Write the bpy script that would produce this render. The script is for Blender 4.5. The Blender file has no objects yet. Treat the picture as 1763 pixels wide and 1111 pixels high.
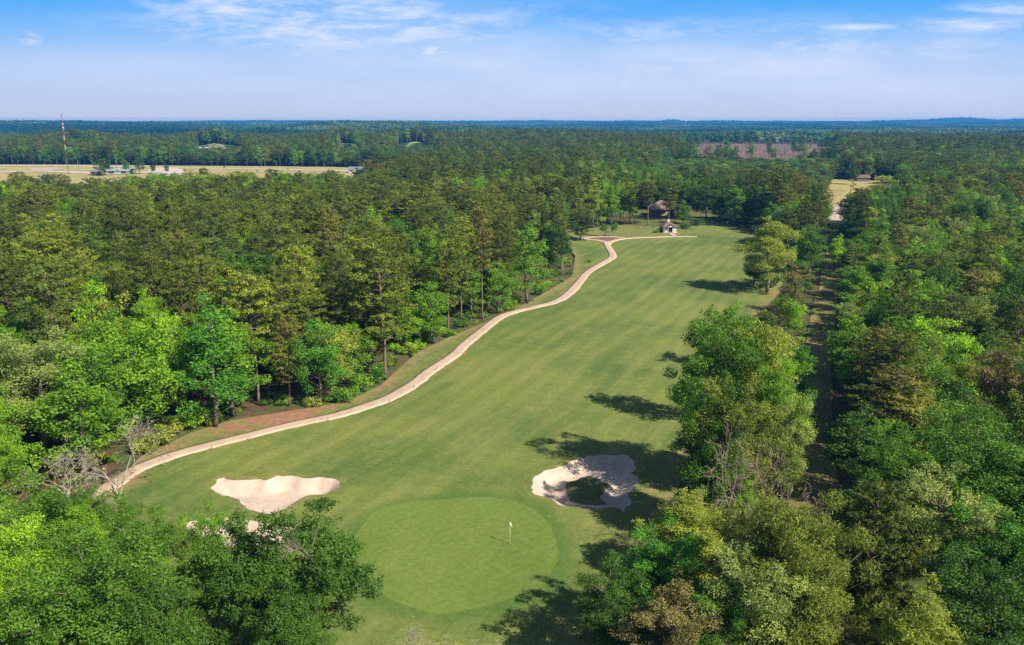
import bpy, math, random
import numpy as np
from mathutils import Vector, Matrix
from mathutils.geometry import delaunay_2d_cdt

R = math.radians
rng = np.random.default_rng(7)
scene = bpy.context.scene
COL = scene.collection

# ------------------------------------------------------------------ camera
CAM_H, PITCH, F = 38.0, R(13.4), 1450.0          # photo pixels: 1763 x 1111
CX, CY = 881.5, 555.5
cp, sp = math.cos(PITCH), math.sin(PITCH)
cam = bpy.data.cameras.new("camera")
cam.sensor_width = 36.0
cam.lens = 36.0 * F / 1763.0
cam.clip_start, cam.clip_end = 0.5, 40000.0
camo = bpy.data.objects.new("camera", cam)
camo.location = (0, 0, CAM_H)
camo.rotation_euler = (R(90) - PITCH, 0, 0)
COL.objects.link(camo)
scene.camera = camo


def at(px, py, z=0.0):
    """world point at height z seen at photo pixel (px, py)"""
    xc, yc = (px - CX) / F, (CY - py) / F
    dy, dz = cp + yc * sp, -sp + yc * cp
    t = (z - CAM_H) / dz
    return np.array((xc * t, dy * t, z))


def proj(x, y, z):
    zc = y * cp + (CAM_H - z) * sp
    yc = -y * -sp + (z - CAM_H) * cp
    return CX + F * x / zc, CY - F * yc / zc, zc


def P2(lst):
    return np.array([at(a, b)[:2] for a, b in lst])


# ------------------------------------------------------------------ 2-D helpers
def inside(poly, x, y):
    x = np.asarray(x, float); y = np.asarray(y, float)
    r = np.zeros(x.shape, bool)
    n = len(poly)
    j = n - 1
    for i in range(n):
        xi, yi = poly[i]; xj, yj = poly[j]
        c = ((yi > y) != (yj > y))
        with np.errstate(divide="ignore", invalid="ignore"):
            c &= x < (xj - xi) * (y - yi) / (yj - yi + 1e-12) + xi
        r ^= c
        j = i
    return r


def seg_dist(poly, x, y, closed=True):
    x = np.asarray(x, float); y = np.asarray(y, float)
    d = np.full(x.shape, 1e9)
    n = len(poly)
    for i in range(n if closed else n - 1):
        a = poly[i]; b = poly[(i + 1) % n]
        ab = b - a
        t = np.clip(((x - a[0]) * ab[0] + (y - a[1]) * ab[1]) / (ab @ ab + 1e-12), 0, 1)
        d = np.minimum(d, np.hypot(x - a[0] - t * ab[0], y - a[1] - t * ab[1]))
    return d


def smooth_poly(pts, closed=True, k=6):
    """Catmull-Rom through pts"""
    pts = np.asarray(pts, float)
    n = len(pts); out = []
    for i in range(n if closed else n - 1):
        if closed:
            p0, p1, p2, p3 = pts[i - 1], pts[i], pts[(i + 1) % n], pts[(i + 2) % n]
        else:
            p0, p1, p2, p3 = pts[max(i - 1, 0)], pts[i], pts[i + 1], pts[min(i + 2, n - 1)]
        for t in np.arange(k) / k:
            out.append(0.5 * (2 * p1 + (p2 - p0) * t + (2 * p0 - 5 * p1 + 4 * p2 - p3) * t * t + (3 * p1 - p0 - 3 * p2 + p3) * t ** 3))
    if not closed:
        out.append(pts[-1])
    return np.array(out)


def sstep(a, b, v):
    t = np.clip((v - a) / (b - a), 0, 1)
    return t * t * (3 - 2 * t)


_NT = np.random.default_rng(99).random((64, 64))


def vnoise(x, y, s):
    x = np.asarray(x, float) / s; y = np.asarray(y, float) / s
    xi = np.floor(x).astype(int); yi = np.floor(y).astype(int)
    fx = x - xi; fy = y - yi
    fx = fx * fx * (3 - 2 * fx); fy = fy * fy * (3 - 2 * fy)
    g = lambda a, b: _NT[a % 64, b % 64]
    return (g(xi, yi) * (1 - fx) + g(xi + 1, yi) * fx) * (1 - fy) + (g(xi, yi + 1) * (1 - fx) + g(xi + 1, yi + 1) * fx) * fy


# ------------------------------------------------------------------ traced outlines (photo pixels -> ground metres)
bunker_a = smooth_poly(P2([(365, 845.5), (369, 835), (381, 827), (398, 830.5), (432, 832), (456, 831), (476, 824.5), (504, 822.7), (531, 828), (562, 826.5), (582, 831), (587, 839), (578, 846), (562, 854), (531, 858), (500, 876), (476, 885), (459, 892), (432, 884), (422, 871), (405, 862), (378, 857)]))
bunker_b = smooth_poly(P2([(316, 905), (340, 899), (374, 896), (415, 898), (460, 904), (504, 910), (511, 930), (504, 956), (462, 972), (428, 990), (392, 1022), (366, 1000), (372, 975), (392, 955), (345, 930)]))
bunker_c = smooth_poly(P2([(914.5, 839), (921, 825), (935, 812), (957, 807), (975, 800.5), (991, 792), (1013, 784), (1036, 784), (1068, 783.4), (1086, 790), (1092, 800), (1090, 816), (1095, 827), (1094, 837), (1086, 850), (1085, 866), (1077, 880), (1061, 877), (1043, 874), (1030, 876), (1007, 874), (982, 872.5), (960, 866), (935, 856), (915, 848)]))
island_c = smooth_poly(P2([(971, 832), (978, 825), (1000, 819.4), (1018, 818.5), (1036, 823), (1047, 830), (1045, 837.4), (1034, 843), (1036, 853), (1042, 863), (1034, 869), (1018, 864), (996, 861), (982, 853.6), (975, 843)]))
green_p = smooth_poly(P2([(818, 856), (730, 862), (648, 879.5), (611, 920), (614, 971), (638, 1009), (692, 1039), (750, 1053), (818, 1043), (886, 1022), (941, 992), (958, 944), (948, 910), (920, 879.5), (876, 861)]))
golf_p = np.vstack([P2([(205, 838), (240, 792), (330, 748), (400, 726), (470, 714), (540, 702), (600, 690), (655, 662), (690, 630), (720, 605), (770, 583), (830, 560), (900, 525), (950, 495), (985, 475), (990, 440), (975, 420), (975, 405), (1010, 394), (1080, 386), (1130, 383), (1200, 382), (1250, 386), (1288, 394)]),
                    np.array([(84, 270), (74, 230), (63, 192), (42, 150), (29, 120), (23.5, 100), (18, 84), (11, 68), (7, 55), (5, 40), (-34, 40), (-42, 60), (-46, 72)])])
path_main = smooth_poly(P2([(80, 960), (110, 905), (150, 868), (206, 831), (240, 810), (300, 788), (370, 769), (440, 751), (500, 735), (580, 717), (623, 703), (670, 685), (713, 660), (735, 642), (756, 628), (782, 612), (803, 593), (832, 571), (861, 549), (886, 539), (926, 528), (954, 520), (976, 507), (994, 489), (1012, 469), (1041, 451), (1054, 442), (1053, 434), (1046, 424), (1043, 417)]), False)
path_right = smooth_poly(P2([(1046, 423), (1050, 418), (1068, 413), (1095, 410), (1133, 408), (1155, 406.5), (1199, 406.3)]), False)
path_left = smooth_poly(P2([(1043, 420), (1036, 416.5), (1018, 414), (1000, 413), (985, 414), (965, 417)]), False)
path_loop = smooth_poly(P2([(1000, 413), (1016, 410), (1047, 408.8), (1070, 410.5), (1080, 411.5)]), False)
path_kiosk = P2([(1150, 398.5), (1156, 402), (1164, 406.5)])
mulch_p = P2([(1014, 411.9), (1045, 410), (1076, 411.3), (1062, 413), (1050, 416.2), (1043, 417), (1030, 414)])
TRK = 0.3827                                      # the mown track runs along x = TRK * y
track_c = np.array([(TRK * y + 0.8 * math.sin(y / 31.0), y) for y in np.arange(18, 345, 4.0)])
field_l = np.array([(-1100, 345), (-235, 345), (-190, 455), (-90, 470), (-66, 560), (-62, 690), (-150, 740), (-400, 780), (-1100, 796)])
field_r = np.array([(108, 318), (136, 318), (160, 350), (182, 400), (216, 470), (252, 560), (218, 580), (176, 480), (134, 395), (108, 345)])
house_lawn = np.array([(46, 318), (76, 318), (80, 338), (97, 338), (95, 372), (44, 372)])
clear_cut = np.array([(.20 * 720, 720), (.37 * 740, 740), (.385 * 1100, 1100), (.37 * 1380, 1380), (.19 * 1400, 1400), (.185 * 1000, 1000)])
pasture = [np.array([(a * y0, y0), (b * y0, y0), (b * y1, y1), (a * y1, y1)]) for a, b, y0, y1 in ((-.135, -.095, 930, 1130), (-.202, -.183, 930, 1090), (-.368, -.318, 920, 1100), (-.53, -.49, 960, 1120))]


def ragged(p, a, s):
    return p + a * np.c_[vnoise(p[:, 0], p[:, 1], s) - .5, vnoise(p[:, 0] + 77, p[:, 1] + 31, s) - .5]


bunker_a, bunker_b, bunker_c, island_c = (ragged(p, .7, .9) for p in (bunker_a, bunker_b, bunker_c, island_c))
green_p = ragged(green_p, .8, 3.0)


clear_cut = np.vstack([clear_cut[i] + (clear_cut[(i + 1) % len(clear_cut)] - clear_cut[i]) * t for i in range(len(clear_cut)) for t in (0, .1, .2, .3, .4, .5, .6, .7, .8, .9)])
clear_cut = ragged(clear_cut, 45, 40)


# ------------------------------------------------------------------ terrain
def hgt(x, y):
    if np.ndim(x) == 0: return hgt(np.array([x], float), np.array([y], float))[0]
    x = np.asarray(x, float); y = np.asarray(y, float)
    h = 0.28 * np.sin(x / 17 + 1) * np.cos(y / 23) + 0.16 * np.sin(y / 11 + x / 29)
    h = h * (1 - sstep(350, 500, y))
    for poly, dep in ((bunker_a, 1.0), (bunker_b, 0.75), (bunker_c, 0.85)):
        lo, hi = poly.min(0) - 4, poly.max(0) + 4
        m = (x > lo[0]) & (x < hi[0]) & (y > lo[1]) & (y < hi[1])
        if m.any():
            d = seg_dist(poly, x[m], y[m]); s = np.where(inside(poly, x[m], y[m]), 1.0, -1.0)
            sd = d * s
            hh = -dep * sstep(0.0, 1.7, sd) + 0.2 * np.exp(-((sd + 0.5) / 0.9) ** 2)
            if poly is bunker_c:
                isd = np.where(inside(island_c, x[m], y[m]), 1, -1) * seg_dist(island_c, x[m], y[m])
                hh += (dep + 0.15) * sstep(-0.9, 0.8, isd) * (sd > 0)
            h[m] += hh
    az = x / np.maximum(y, 1)
    g = lambda v, c, w: np.exp(-((v - c) / w) ** 2)
    f = sstep(1200, 2000, y)
    far = 5 * (vnoise(x, y, 420) - 0.5) * f
    far += 25 * g(y, 3300, 620) * sstep(0.02, -0.14, az) * (0.75 + 0.4 * vnoise(x, y, 500))
    far += 17 * g(y, 2350, 420) * g(az, -0.14, 0.13) * (0.7 + 0.6 * vnoise(x, y, 260))
    far += 12 * g(y, 1500, 300) * g(az, 0.02, 0.12)
    far += 12 * g(y, 4600, 600) * sstep(-0.1, 0.2, az) * (0.6 + 0.8 * vnoise(x, y, 700))
    far += 4 * g(y, 1250, 250) * sstep(.16, .24, az) * (1 - sstep(.36, .44, az))
    for q, a_ in ((-.115, 13), (-.192, 12), (-.343, 12), (-.51, 12)): far += a_ * g(y, 1080, 110) * g(az, q, .034)
    far += 32 * sstep(5600, 7800, y) * (0.62 + 0.62 * vnoise(x, y, 850))
    far += 36 * g(y, 9400, 700) * (1.0 * g(az, 0.513, 0.034) + 0.45 * g(az, 0.455, 0.03) + 0.62 * g(az, 0.60, 0.05) + 0.55 * g(az, 0.185, 0.009) + 0.3 * g(az, -0.21, 0.025) + 0.22 * g(az, -0.33, 0.06))
    return h + far


# ------------------------------------------------------------------ object helpers
def tag(o, label=None, cat=None, group=None, kind=None):
    if label: o["label"] = label
    if cat: o["category"] = cat
    if group: o["group"] = group
    if kind: o["kind"] = kind
    return o


def empty(name, loc, rz=0.0, scale=(1, 1, 1), parent=None):
    o = bpy.data.objects.new(name, None)
    o.location = loc; o.rotation_euler = (0, 0, rz); o.scale = scale
    o.empty_display_size = 0.5
    o.parent = parent
    COL.objects.link(o)
    return o


def link(name, me, parent=None):
    o = bpy.data.objects.new(name, me)
    o.parent = parent
    COL.objects.link(o)
    return o


class MB:
    """collects numpy vertices and faces into one mesh"""
    def __init__(s):
        s.v, s.f, s.a, s.n, s.mi = [], [], [], 0, []

    def add(s, v, f, attr=None, mi=0):
        v = np.asarray(v, float).reshape(-1, 3)
        f = [tuple(int(i) + s.n for i in q) for q in f] if not isinstance(f, np.ndarray) else (f + s.n)
        s.v.append(v); s.f.append(f); s.n += len(v)
        s.a.append(np.zeros(len(f)) if attr is None else np.broadcast_to(attr, (len(f),)))
        s.mi.append(np.full(len(f), mi))

    def box(s, x0, x1, y0, y1, z0, z1, mi=0):
        v = [(x0, y0, z0), (x1, y0, z0), (x1, y1, z0), (x0, y1, z0), (x0, y0, z1), (x1, y0, z1), (x1, y1, z1), (x0, y1, z1)]
        s.add(v, [(0, 3, 2, 1), (4, 5, 6, 7), (0, 1, 5, 4), (1, 2, 6, 5), (2, 3, 7, 6), (3, 0, 4, 7)], mi=mi)

    def tube(s, pts, rad, seg=6, cap=True, mi=0):
        pts = np.asarray(pts, float); rad = np.broadcast_to(np.asarray(rad, float), (len(pts),))
        d = np.gradient(pts, axis=0)
        d /= np.linalg.norm(d, axis=1)[:, None] + 1e-9
        ref = np.array((1.0, 0, 0)) if abs(d[0][0]) < 0.8 else np.array((0, 1.0, 0))
        u = np.cross(d, ref); u /= np.linalg.norm(u, axis=1)[:, None] + 1e-9
        w = np.cross(d, u)
        a = np.arange(seg) * 2 * math.pi / seg
        ring = pts[:, None] + rad[:, None, None] * (u[:, None] * np.cos(a)[None, :, None] + w[:, None] * np.sin(a)[None, :, None])
        m = len(pts)
        f = [(i * seg + k, i * seg + (k + 1) % seg, (i + 1) * seg + (k + 1) % seg, (i + 1) * seg + k) for i in range(m - 1) for k in range(seg)]
        if cap:
            f += [tuple(range(seg))[::-1], tuple((m - 1) * seg + k for k in range(seg))]
        s.add(ring.reshape(-1, 3), f, mi=mi)

    def lathe(s, prof, seg=12, c=(0, 0), mi=0):
        a = np.arange(seg) * 2 * math.pi / seg
        v = [(c[0] + r * math.cos(t), c[1] + r * math.sin(t), z) for r, z in prof for t in a]
        f = [(i * seg + k, i * seg + (k + 1) % seg, (i + 1) * seg + (k + 1) % seg, (i + 1) * seg + k) for i in range(len(prof) - 1) for k in range(seg)]
        s.add(v, f, mi=mi)

    def leaves(s, c, nrm, size, aspect=0.55, var=0.0, r=None):
        """diamond leaf faces at centres c, facing nrm"""
        r = r or np.random.default_rng(1)
        n = len(c)
        nrm = nrm / (np.linalg.norm(nrm, axis=1)[:, None] + 1e-9)
        t = np.cross(nrm, r.normal(size=(n, 3))); t /= np.linalg.norm(t, axis=1)[:, None] + 1e-9
        b = np.cross(nrm, t)
        L = np.broadcast_to(size, (n,))[:, None] * 0.5
        W = L * np.broadcast_to(aspect, (n,))[:, None]
        v = np.stack([c - t * L, c + b * W, c + t * L, c - b * W], 1).reshape(-1, 3)
        f = np.arange(n * 4).reshape(n, 4)
        s.add(v, f, np.broadcast_to(var, (n,)))

    def mesh(s, name, mats, smooth=False):
        v = np.vstack(s.v) if s.v else np.zeros((0, 3))
        me = bpy.data.meshes.new(name)
        if all(isinstance(f, np.ndarray) for f in s.f) and s.f:
            f = np.vstack(s.f); n, k = f.shape
            me.vertices.add(len(v)); me.vertices.foreach_set("co", v.astype(np.float32).ravel())
            me.loops.add(n * k); me.loops.foreach_set("vertex_index", f.astype(np.int32).ravel())
            me.polygons.add(n); me.polygons.foreach_set("loop_start", (np.arange(n) * k).astype(np.int32))
            me.update(calc_edges=True)
        else:
            me.from_pydata(v.tolist(), [], [tuple(q) for f in s.f for q in (f.tolist() if isinstance(f, np.ndarray) else f)])
        a = np.concatenate(s.a) if s.a else np.zeros(0)
        at_ = me.attributes.new("leafvar", "FLOAT", "FACE")
        at_.data.foreach_set("value", a.astype(np.float32))
        for m in (mats if isinstance(mats, (list, tuple)) else [mats]):
            me.materials.append(m)
        if isinstance(mats, (list, tuple)) and len(mats) > 1:
            me.polygons.foreach_set("material_index", np.concatenate(s.mi).astype(np.int32))
        if smooth:
            me.polygons.foreach_set("use_smooth", np.ones(len(me.polygons), bool))
        me.validate(); me.update()
        return me

    def build(s, name, mats, parent=None, smooth=False):
        return link(name, s.mesh(name, mats, smooth), parent)


# ------------------------------------------------------------------ materials
class NT:
    def __init__(s, tree): s.t = tree
    def n(s, typ, **kw):
        nd = s.t.nodes.new(typ)
        for k, v in kw.items():
            if k.startswith("i_"):
                key = k[2:]
                key = int(key) if key.isdigit() else key.replace("_", " ")
                nd.inputs[key].default_value = v
            else:
                setattr(nd, k, v)
        return nd
    def l(s, a, b): s.t.links.new(a, b)
    def math(s, op, a, b=None, c=None, clamp=False):
        nd = s.n("ShaderNodeMath", operation=op, use_clamp=clamp)
        for i, v in enumerate((a, b, c)):
            if v is None: continue
            if isinstance(v, (int, float)): nd.inputs[i].default_value = v
            else: s.l(v, nd.inputs[i])
        return nd.outputs[0]
    def mix(s, fac, a, b, blend="MIX"):
        nd = s.n("ShaderNodeMix", data_type="RGBA", blend_type=blend, clamp_factor=True)
        for idx, v in ((0, fac), (6, a), (7, b)):
            if isinstance(v, (int, float)): nd.inputs[idx].default_value = v
            elif isinstance(v, tuple): nd.inputs[idx].default_value = (*v, 1) if len(v) == 3 else v
            else: s.l(v, nd.inputs[idx])
        return nd.outputs[2]
    def ramp(s, fac, stops, interp="LINEAR"):
        nd = s.n("ShaderNodeValToRGB")
        cr = nd.color_ramp; cr.interpolation = interp
        while len(cr.elements) < len(stops): cr.elements.new(0.5)
        for e, (p, c) in zip(cr.elements, stops):
            e.position = p; e.color = (*c, 1) if isinstance(c, tuple) else (c, c, c, 1)
        s.l(fac, nd.inputs[0])
        return nd.outputs[0]
    def noise(s, vec, scale, detail=4, rough=0.55, dist=0.0):
        nd = s.n("ShaderNodeTexNoise")
        nd.inputs["Scale"].default_value = scale; nd.inputs["Detail"].default_value = detail
        nd.inputs["Roughness"].default_value = rough; nd.inputs["Distortion"].default_value = dist
        s.l(vec, nd.inputs["Vector"])
        return nd.outputs["Fac"]
    def mapping(s, vec, scale=(1, 1, 1), rot=(0, 0, 0), loc=(0, 0, 0)):
        nd = s.n("ShaderNodeMapping")
        nd.inputs["Scale"].default_value = scale; nd.inputs["Rotation"].default_value = rot; nd.inputs["Location"].default_value = loc
        s.l(vec, nd.inputs["Vector"])
        return nd.outputs[0]


def mat(name):
    m = bpy.data.materials.new(name); m.use_nodes = True
    t = NT(m.node_tree)
    bsdf = m.node_tree.nodes["Principled BSDF"]
    bsdf.inputs["Roughness"].default_value = 0.85
    bsdf.inputs["Specular IOR Level"].default_value = 0.2
    co = t.n("ShaderNodeTexCoord").outputs["Object"]
    return m, t, bsdf, co


def simple(name, col, rough=0.8, var=0.15, scale=3.0, spec=0.2, metal=0.0):
    m, t, b, co = mat(name)
    n = t.noise(co, scale, 5)
    dark = tuple(c * (1 - var) for c in col); lite = tuple(min(1, c * (1 + var)) for c in col)
    t.l(t.ramp(n, [(0.3, dark), (0.7, lite)]), b.inputs["Base Color"])
    b.inputs["Roughness"].default_value = rough; b.inputs["Specular IOR Level"].default_value = spec; b.inputs["Metallic"].default_value = metal
    return m


def leaf_mat(name, palette, trans=0.3, var=0.35, spec=0.25):
    m, t, b, co = mat(name)
    tint = t.n("ShaderNodeAttribute", attribute_type="INSTANCER", attribute_name="tint").outputs["Fac"]
    lv = t.n("ShaderNodeAttribute", attribute_type="GEOMETRY", attribute_name="leafvar").outputs["Fac"]
    k = len(palette) - 1
    base = t.ramp(tint, [(i / k, c) for i, c in enumerate(palette)])
    lo = t.mix(1.0, base, (1 - var, 1 - var * 0.8, 1 - var * 0.7), "MULTIPLY")
    hi = t.mix(1.0, base, (1 + var * 1.15, 1 + var, 1 + var * 0.5), "MULTIPLY")
    c = t.mix(lv, lo, hi)
    t.l(c, b.inputs["Base Color"])
    b.inputs["Roughness"].default_value = 0.55; b.inputs["Specular IOR Level"].default_value = spec
    tr = t.n("ShaderNodeBsdfTranslucent")
    t.l(t.mix(1.0, c, (1.15, 1.25, 0.7), "MULTIPLY"), tr.inputs[0])
    mx = t.n("ShaderNodeMixShader"); mx.inputs[0].default_value = trans
    t.l(b.outputs[0], mx.inputs[1]); t.l(tr.outputs[0], mx.inputs[2])
    t.l(mx.outputs[0], m.node_tree.nodes["Material Output"].inputs[0])
    return m


# broadleaf palette, tint = index / 8
BP = [(0.064, 0.134, 0.017), (0.100, 0.205, 0.019), (0.165, 0.310, 0.020), (0.255, 0.430, 0.020), (0.180, 0.220, 0.032), (0.290, 0.335, 0.048), (0.265, 0.325, 0.085), (0.095, 0.255, 0.024), (0.215, 0.185, 0.065)]
BT = dict(forest=0.3, deep=0, mid=1, bright=2, lime=3, olive=4, yellow=5, pale=6, teal=7, brown=8)
# pine palette, tint = index / 4
PP = [(0.072, 0.098, 0.012), (0.128, 0.164, 0.017), (0.208, 0.248, 0.024), (0.160, 0.155, 0.028), (0.090, 0.135, 0.024)]
PT = dict(dark=0, olive=1, light=2, brown=3, grey=4)
M_LEAF = leaf_mat("broadleaf_leaves", BP, 0.36, 0.45)
M_NEEDLE = leaf_mat("pine_needles", PP, 0.22, 0.5, 0.15)


def bark_mat(name, a, b_):
    m, t, b, co = mat(name)
    n = t.noise(t.mapping(co, (6, 6, 1.4)), 2.0, 6, 0.65)
    t.l(t.ramp(n, [(0.3, a), (0.72, b_)]), b.inputs["Base Color"])
    bm = t.n("ShaderNodeBump"); bm.inputs["Strength"].default_value = 0.6; bm.inputs["Distance"].default_value = 0.05
    t.l(n, bm.inputs["Height"]); t.l(bm.outputs[0], b.inputs["Normal"])
    return m


M_PBARK = bark_mat("pine_bark", (0.10, 0.062, 0.042), (0.27, 0.19, 0.14))
M_BBARK = bark_mat("broadleaf_bark", (0.075, 0.062, 0.048), (0.22, 0.19, 0.145))
M_DEAD = bark_mat("bare_wood", (0.26, 0.21, 0.18), (0.50, 0.43, 0.38))
M_TWIG = bark_mat("twig_wood", (0.19, 0.13, 0.105), (0.36, 0.27, 0.23))
# ------------------------------------------------------------------ ground materials
def ground_mat():
    m, t, b, co = mat("forest_floor")
    n1 = t.noise(co, 0.035, 6, 0.6); n2 = t.noise(co, 0.9, 8, 0.7); n3 = t.noise(t.mapping(co, loc=(40, 9, 0)), 0.16, 6, 0.65)
    litter = t.ramp(n2, [(0.3, (0.060, 0.036, 0.020)), (0.7, (0.150, 0.090, 0.050))])
    green = t.ramp(n2, [(0.3, (0.028, 0.055, 0.014)), (0.7, (0.075, 0.115, 0.028))])
    c = t.mix(t.ramp(n3, [(0.42, 0.0), (0.58, 1.0)]), litter, green)
    sep = t.n("ShaderNodeSeparateXYZ"); t.l(co, sep.inputs[0])
    far = t.ramp(t.math("DIVIDE", sep.outputs[1], 3000.0, clamp=True), [(0.12, 0.0), (0.3, 1.0)])   # farther out: meadow and scrub instead of leaf litter
    c = t.mix(far, c, t.ramp(n1, [(0.35, (0.016, 0.036, 0.012)), (0.68, (0.050, 0.080, 0.022))]))
    t.l(c, b.inputs["Base Color"])
    bm = t.n("ShaderNodeBump"); bm.inputs["Strength"].default_value = 0.5; bm.inputs["Distance"].default_value = 0.15
    t.l(n2, bm.inputs["Height"]); t.l(bm.outputs[0], b.inputs["Normal"])
    return m


def turf_mat(name, base, dark, dry, stripes=(), bump=0.03, soil=False, fine=9.0):
    """mown grass: broad patches, fine grain, mowing bands (rotation, wavelength, strength)"""
    m, t, b, co = mat(name)
    n1 = t.noise(co, 0.045, 5, 0.55, 0.6); n2 = t.noise(t.mapping(t.mapping(co, rot=(0, 0, R(25))), (1.5, .3, 1), loc=(13, 71, 0)), 0.16, 7, 0.68, 0.5); n5 = t.noise(co, 2.2, 5, 0.7); n3 = t.noise(co, fine, 6, 0.75); n4 = t.noise(t.mapping(co, loc=(5, 3, 2)), 0.9, 6, 0.7)
    c = t.mix(t.ramp(n1, [(0.40, 0.0), (0.64, 1.0)]), base, dark)
    c = t.mix(t.math("MULTIPLY", t.ramp(n2, [(0.46, 0.0), (0.72, 1.0)]), 0.5), c, dry)
    c = t.mix(t.math("MULTIPLY", t.ramp(n4, [(0.46, 0.0), (0.7, 1.0)]), 0.28), c, dry)
    for rot, wl, st in stripes:
        w = t.n("ShaderNodeTexWave", wave_profile="SIN", bands_direction="X")
        w.inputs["Scale"].default_value = 0.314159 / wl; w.inputs["Distortion"].default_value = 1.2; w.inputs["Detail"].default_value = 2; w.inputs["Detail Scale"].default_value = 0.6
        t.l(t.mapping(co, rot=(0, 0, rot)), w.inputs["Vector"])
        k = t.math("MULTIPLY", t.ramp(w.outputs["Fac"], [(0.35, 0.0), (0.65, 1.0)]), st)
        c = t.mix(k, c, t.mix(1.0, c, (1.32, 1.22, 1.22), "MULTIPLY"))
    if soil:
        a = t.n("ShaderNodeAttribute", attribute_name="soil").outputs["Fac"]
        d = t.n("ShaderNodeAttribute", attribute_name="dry").outputs["Fac"]
        nn = t.noise(co, 0.55, 7, 0.7)
        c = t.mix(t.ramp(t.math("ADD", d, t.math("MULTIPLY", t.math("SUBTRACT", nn, 0.5), 1.5)), [(0.35, 0.0), (0.75, 1.0)]), c, t.ramp(n4, [(0.3, (0.17, 0.15, 0.060)), (0.7, (0.25, 0.205, 0.085))]))
        cl = t.n("ShaderNodeAttribute", attribute_name="collar").outputs["Fac"]
        c = t.mix(t.math("MULTIPLY", cl, 0.85, clamp=True), c, (0.066, 0.128, 0.024))
        c = t.mix(t.ramp(t.math("ADD", a, t.math("MULTIPLY", t.math("SUBTRACT", nn, 0.5), 1.6)), [(0.4, 0.0), (0.7, 1.0)]), c, t.ramp(n4, [(0.3, (0.22, 0.105, 0.060)), (0.7, (0.34, 0.19, 0.115))]))
    c = t.mix(1.0, c, t.ramp(n5, [(0.3, 0.82), (0.7, 1.16)]), "MULTIPLY")
    c = t.mix(1.0, c, t.ramp(n3, [(0.25, 0.62), (0.75, 1.38)]), "MULTIPLY")
    t.l(c, b.inputs["Base Color"])
    bm = t.n("ShaderNodeBump"); bm.inputs["Strength"].default_value = 0.8; bm.inputs["Distance"].default_value = bump
    t.l(n3, bm.inputs["Height"]); t.l(bm.outputs[0], b.inputs["Normal"])
    b.inputs["Specular IOR Level"].default_value = 0.1
    return m


def sand_mat(name, a, b_, scale=1.2):
    m, t, b, co = mat(name)
    n = t.noise(co, scale, 8, 0.7); n2 = t.noise(co, 12, 4, 0.7)
    c = t.ramp(n, [(0.3, a), (0.7, b_)])
    c = t.mix(1.0, c, t.ramp(n2, [(0.3, 0.84), (0.7, 1.08)]), "MULTIPLY")
    c = t.mix(1.0, c, t.ramp(t.noise(co, 0.23, 6, 0.7), [(0.32, 0.84), (0.66, 1.08)]), "MULTIPLY")
    t.l(c, b.inputs["Base Color"])
    bm = t.n("ShaderNodeBump"); bm.inputs["Strength"].default_value = 0.6; bm.inputs["Distance"].default_value = 0.06
    t.l(n, bm.inputs["Height"]); t.l(bm.outputs[0], b.inputs["Normal"])
    return m


M_GROUND = ground_mat()
M_TURF = turf_mat("fairway_turf", (0.132, 0.166, 0.037), (0.070, 0.120, 0.027), (0.225, 0.212, 0.070), [(R(24), 3.6, 0.42), (R(-66), 3.2, 0.12)], soil=True)
M_GREEN = turf_mat("green_turf", (0.119, 0.173, 0.033), (0.094, 0.150, 0.028), (0.165, 0.190, 0.046), [(R(52), 0.9, 0.16), (R(-40), 1.0, 0.10)], 0.012, fine=11.0)
M_COLLAR = turf_mat("collar_turf", (0.084, 0.142, 0.029), (0.066, 0.124, 0.025), (0.14, 0.162, 0.042), [], 0.06)
M_ISLE = turf_mat("rough_turf", (0.115, 0.130, 0.040), (0.085, 0.110, 0.034), (0.19, 0.15, 0.065), [], 0.06)
M_FIELD = turf_mat("pasture_grass", (0.37, 0.30, 0.115), (0.25, 0.235, 0.08), (0.46, 0.34, 0.175), [], 0.05)
M_PASTURE = turf_mat("green_pasture_grass", (0.20, 0.27, 0.06), (0.16, 0.24, 0.05), (0.26, 0.28, 0.09), [], 0.05)
M_TRACK = turf_mat("track_grass", (0.21, 0.17, 0.05), (0.12, 0.135, 0.035), (0.32, 0.215, 0.095), [], 0.08)
M_CLEAR = turf_mat("cleared_ground", (0.20, 0.115, 0.09), (0.09, 0.08, 0.05), (0.29, 0.18, 0.145), [], 0.05)
M_SNAG = bark_mat("weathered_snag", (0.13, 0.09, 0.075), (0.27, 0.19, 0.16))
M_SAND = sand_mat("bunker_sand", (0.44, 0.335, 0.265), (0.57, 0.45, 0.36))
M_PATH = sand_mat("path_concrete", (0.43, 0.305, 0.22), (0.56, 0.415, 0.31), 0.7)
M_ROAD = sand_mat("road_gravel", (0.45, 0.36, 0.28), (0.60, 0.50, 0.40), 0.5)
M_MULCH = sand_mat("mulch", (0.14, 0.070, 0.048), (0.24, 0.13, 0.09), 2.5)


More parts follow.
